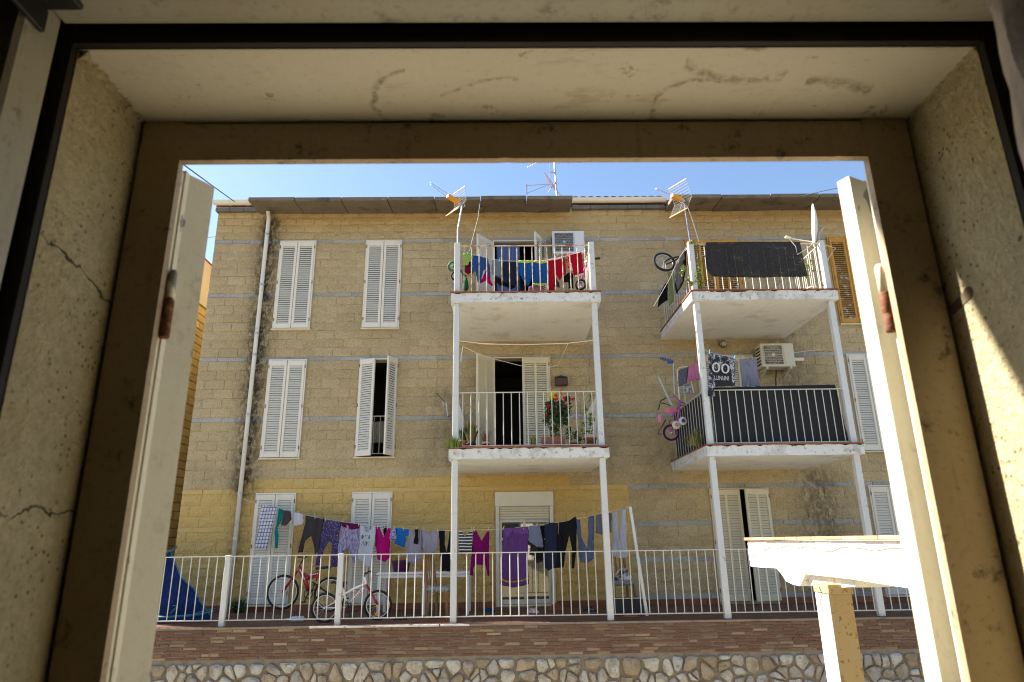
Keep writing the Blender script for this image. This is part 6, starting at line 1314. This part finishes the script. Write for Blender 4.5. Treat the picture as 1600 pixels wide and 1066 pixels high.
V2 = [p+Vector((.003, .008, 0)) for p in V]; k = len(V); mb = MB(o); mb.add(V+V2, F+[tuple(k+q_ for q_ in f[::-1]) for f in F]); part(T, 'sheet', mb, fabric('blue tarpaulin', (0.010, 0.024, 0.10), .35), True)
mb = MB(o); mb.tube([ap+Vector((-.05, -.02, .01)), ap+Vector((.06, 0, .03)), ap+Vector((.12, 0, .10))], .02, 6); mb.tube([V[j*m_n+n]+Vector((.0, 0, .015)) for j in range(n+1)], .012, 6); part(T, 'teal_edge', mb, M('teal edging', (0.02, 0.12, 0.17), .6), True)
mb = MB(o); mb.tube([A(70, 900, 11.4), A(180, 905, 11.4), A(400, 890, 11.42), A(620, 870, 11.45), A(790, 830, 11.5)], .018, 6); mb.tube([A(250, 860, 11.5), A(330, 770, 11.6), A(280, 760, 11.7)], .012, 6); mb.tube([A(450, 900, 11.4), A(600, 850, 11.5), A(800, 800, 11.6)], .015, 6); part(T, 'teal_tubes', mb, bpy.data.materials['teal edging'], True)
# litter
def litter(name, label, cat, x, y, Y, prof, mat, ax=(1, .2, 0)):
    p = at(x, y, Y); p.z = prof[0]; T = thing(name, label, cat, (p.x, Y, 0)); mb = MB(T.location); mb.lathe((p.x, Y, prof[0]), prof[1], 12, ax); part(T, 'body', mb, mat, True); return T
m_clear = M('clear plastic bottle', (0.45, 0.52, 0.58), .15, .1)
T = litter('bottle', 'empty clear water bottle lying on the terrace behind the railing', 'bottle', 448, 962, 11.5, (.045, [(.015, 0), (.018, .04), (.044, .09), (.044, .26), (.02, .28)]), m_clear); mb = MB(T.location); c = T.location; mb.lathe((c.x-.02, c.y, .045), [(.017, 0), (.017, .025)], 10, (1, .2, 0)); part(T, 'cap', mb, m_cy)
def rag(label, x, y, Y, w, h, mat, seed):
    p = at(x, y, Y); T = thing('rag', label, 'rag', (p.x, Y, 0)); R_ = random.Random(seed); mb = MB(T.location); V = []; F = []; n = 9
    for j in range(n):
        for i in range(n):
            u, v = i/(n-1)*2-1, j/(n-1)*2-1; V.append((p.x+u*w*R_.uniform(.85, 1.1), Y+v*w*.7*R_.uniform(.85, 1.1), .008+max(0, h*(1-u*u)*(1-v*v)*R_.uniform(.3, 1.2))))
    for j in range(n-1):
        for i in range(n-1): F.append((j*n+i, j*n+i+1, (j+1)*n+i+1, (j+1)*n+i))
    V2 = [(a, b, c-.006) for a, b, c in V]; k = len(V); mb.add(V+V2, F+[tuple(k+q_ for q_ in f[::-1]) for f in F]); part(T, 'cloth', mb, mat, True)
rag('blue rag on the terrace floor below the plum cardigan', 765, 948, 12.7, .10, .06, c_['royal blue cloth'], 1); rag('white and pink crumpled rag below the purple towel', 832, 950, 12.4, .11, .10, mottled('pink white rag', (.5, .3, .28), (.65, .62, .6), 14), 2)
rag('orange-brown rag on the floor at the right of the glazed door', 868, 946, 12.8, .16, .12, fabric('orange rag', (.26, .10, .05)), 3); rag('dark rag with white specks on the terrace floor', 920, 948, 12.6, .12, .08, mottled('dark rag', (.02, .02, .04), (.4, .38, .38), 20, .58, .62), 4)
rag('dark mat on the floor behind the white bicycle wheel', 626, 960, 11.7, .12, .02, c_['charcoal cloth'], 5); rag('brick-coloured scraps on the floor by the crate', 985, 962, 11.5, .15, .05, fabric('scraps', (.30, .12, .06)), 6)
for i, (px_, lab) in enumerate(((1103, ''),)): pass
# faint letters scratched on the bricks and the wall
wm = M('faint red graffiti', (0.22, 0.09, 0.07), .9); RWt = RW; p = at(1247, 995, YF-.012); text_part(RW, 'TWC', p, .30, .10, wm, 0.0, 'graffiti')
wm2 = M('grey marker', (0.10, 0.11, 0.12), .9)
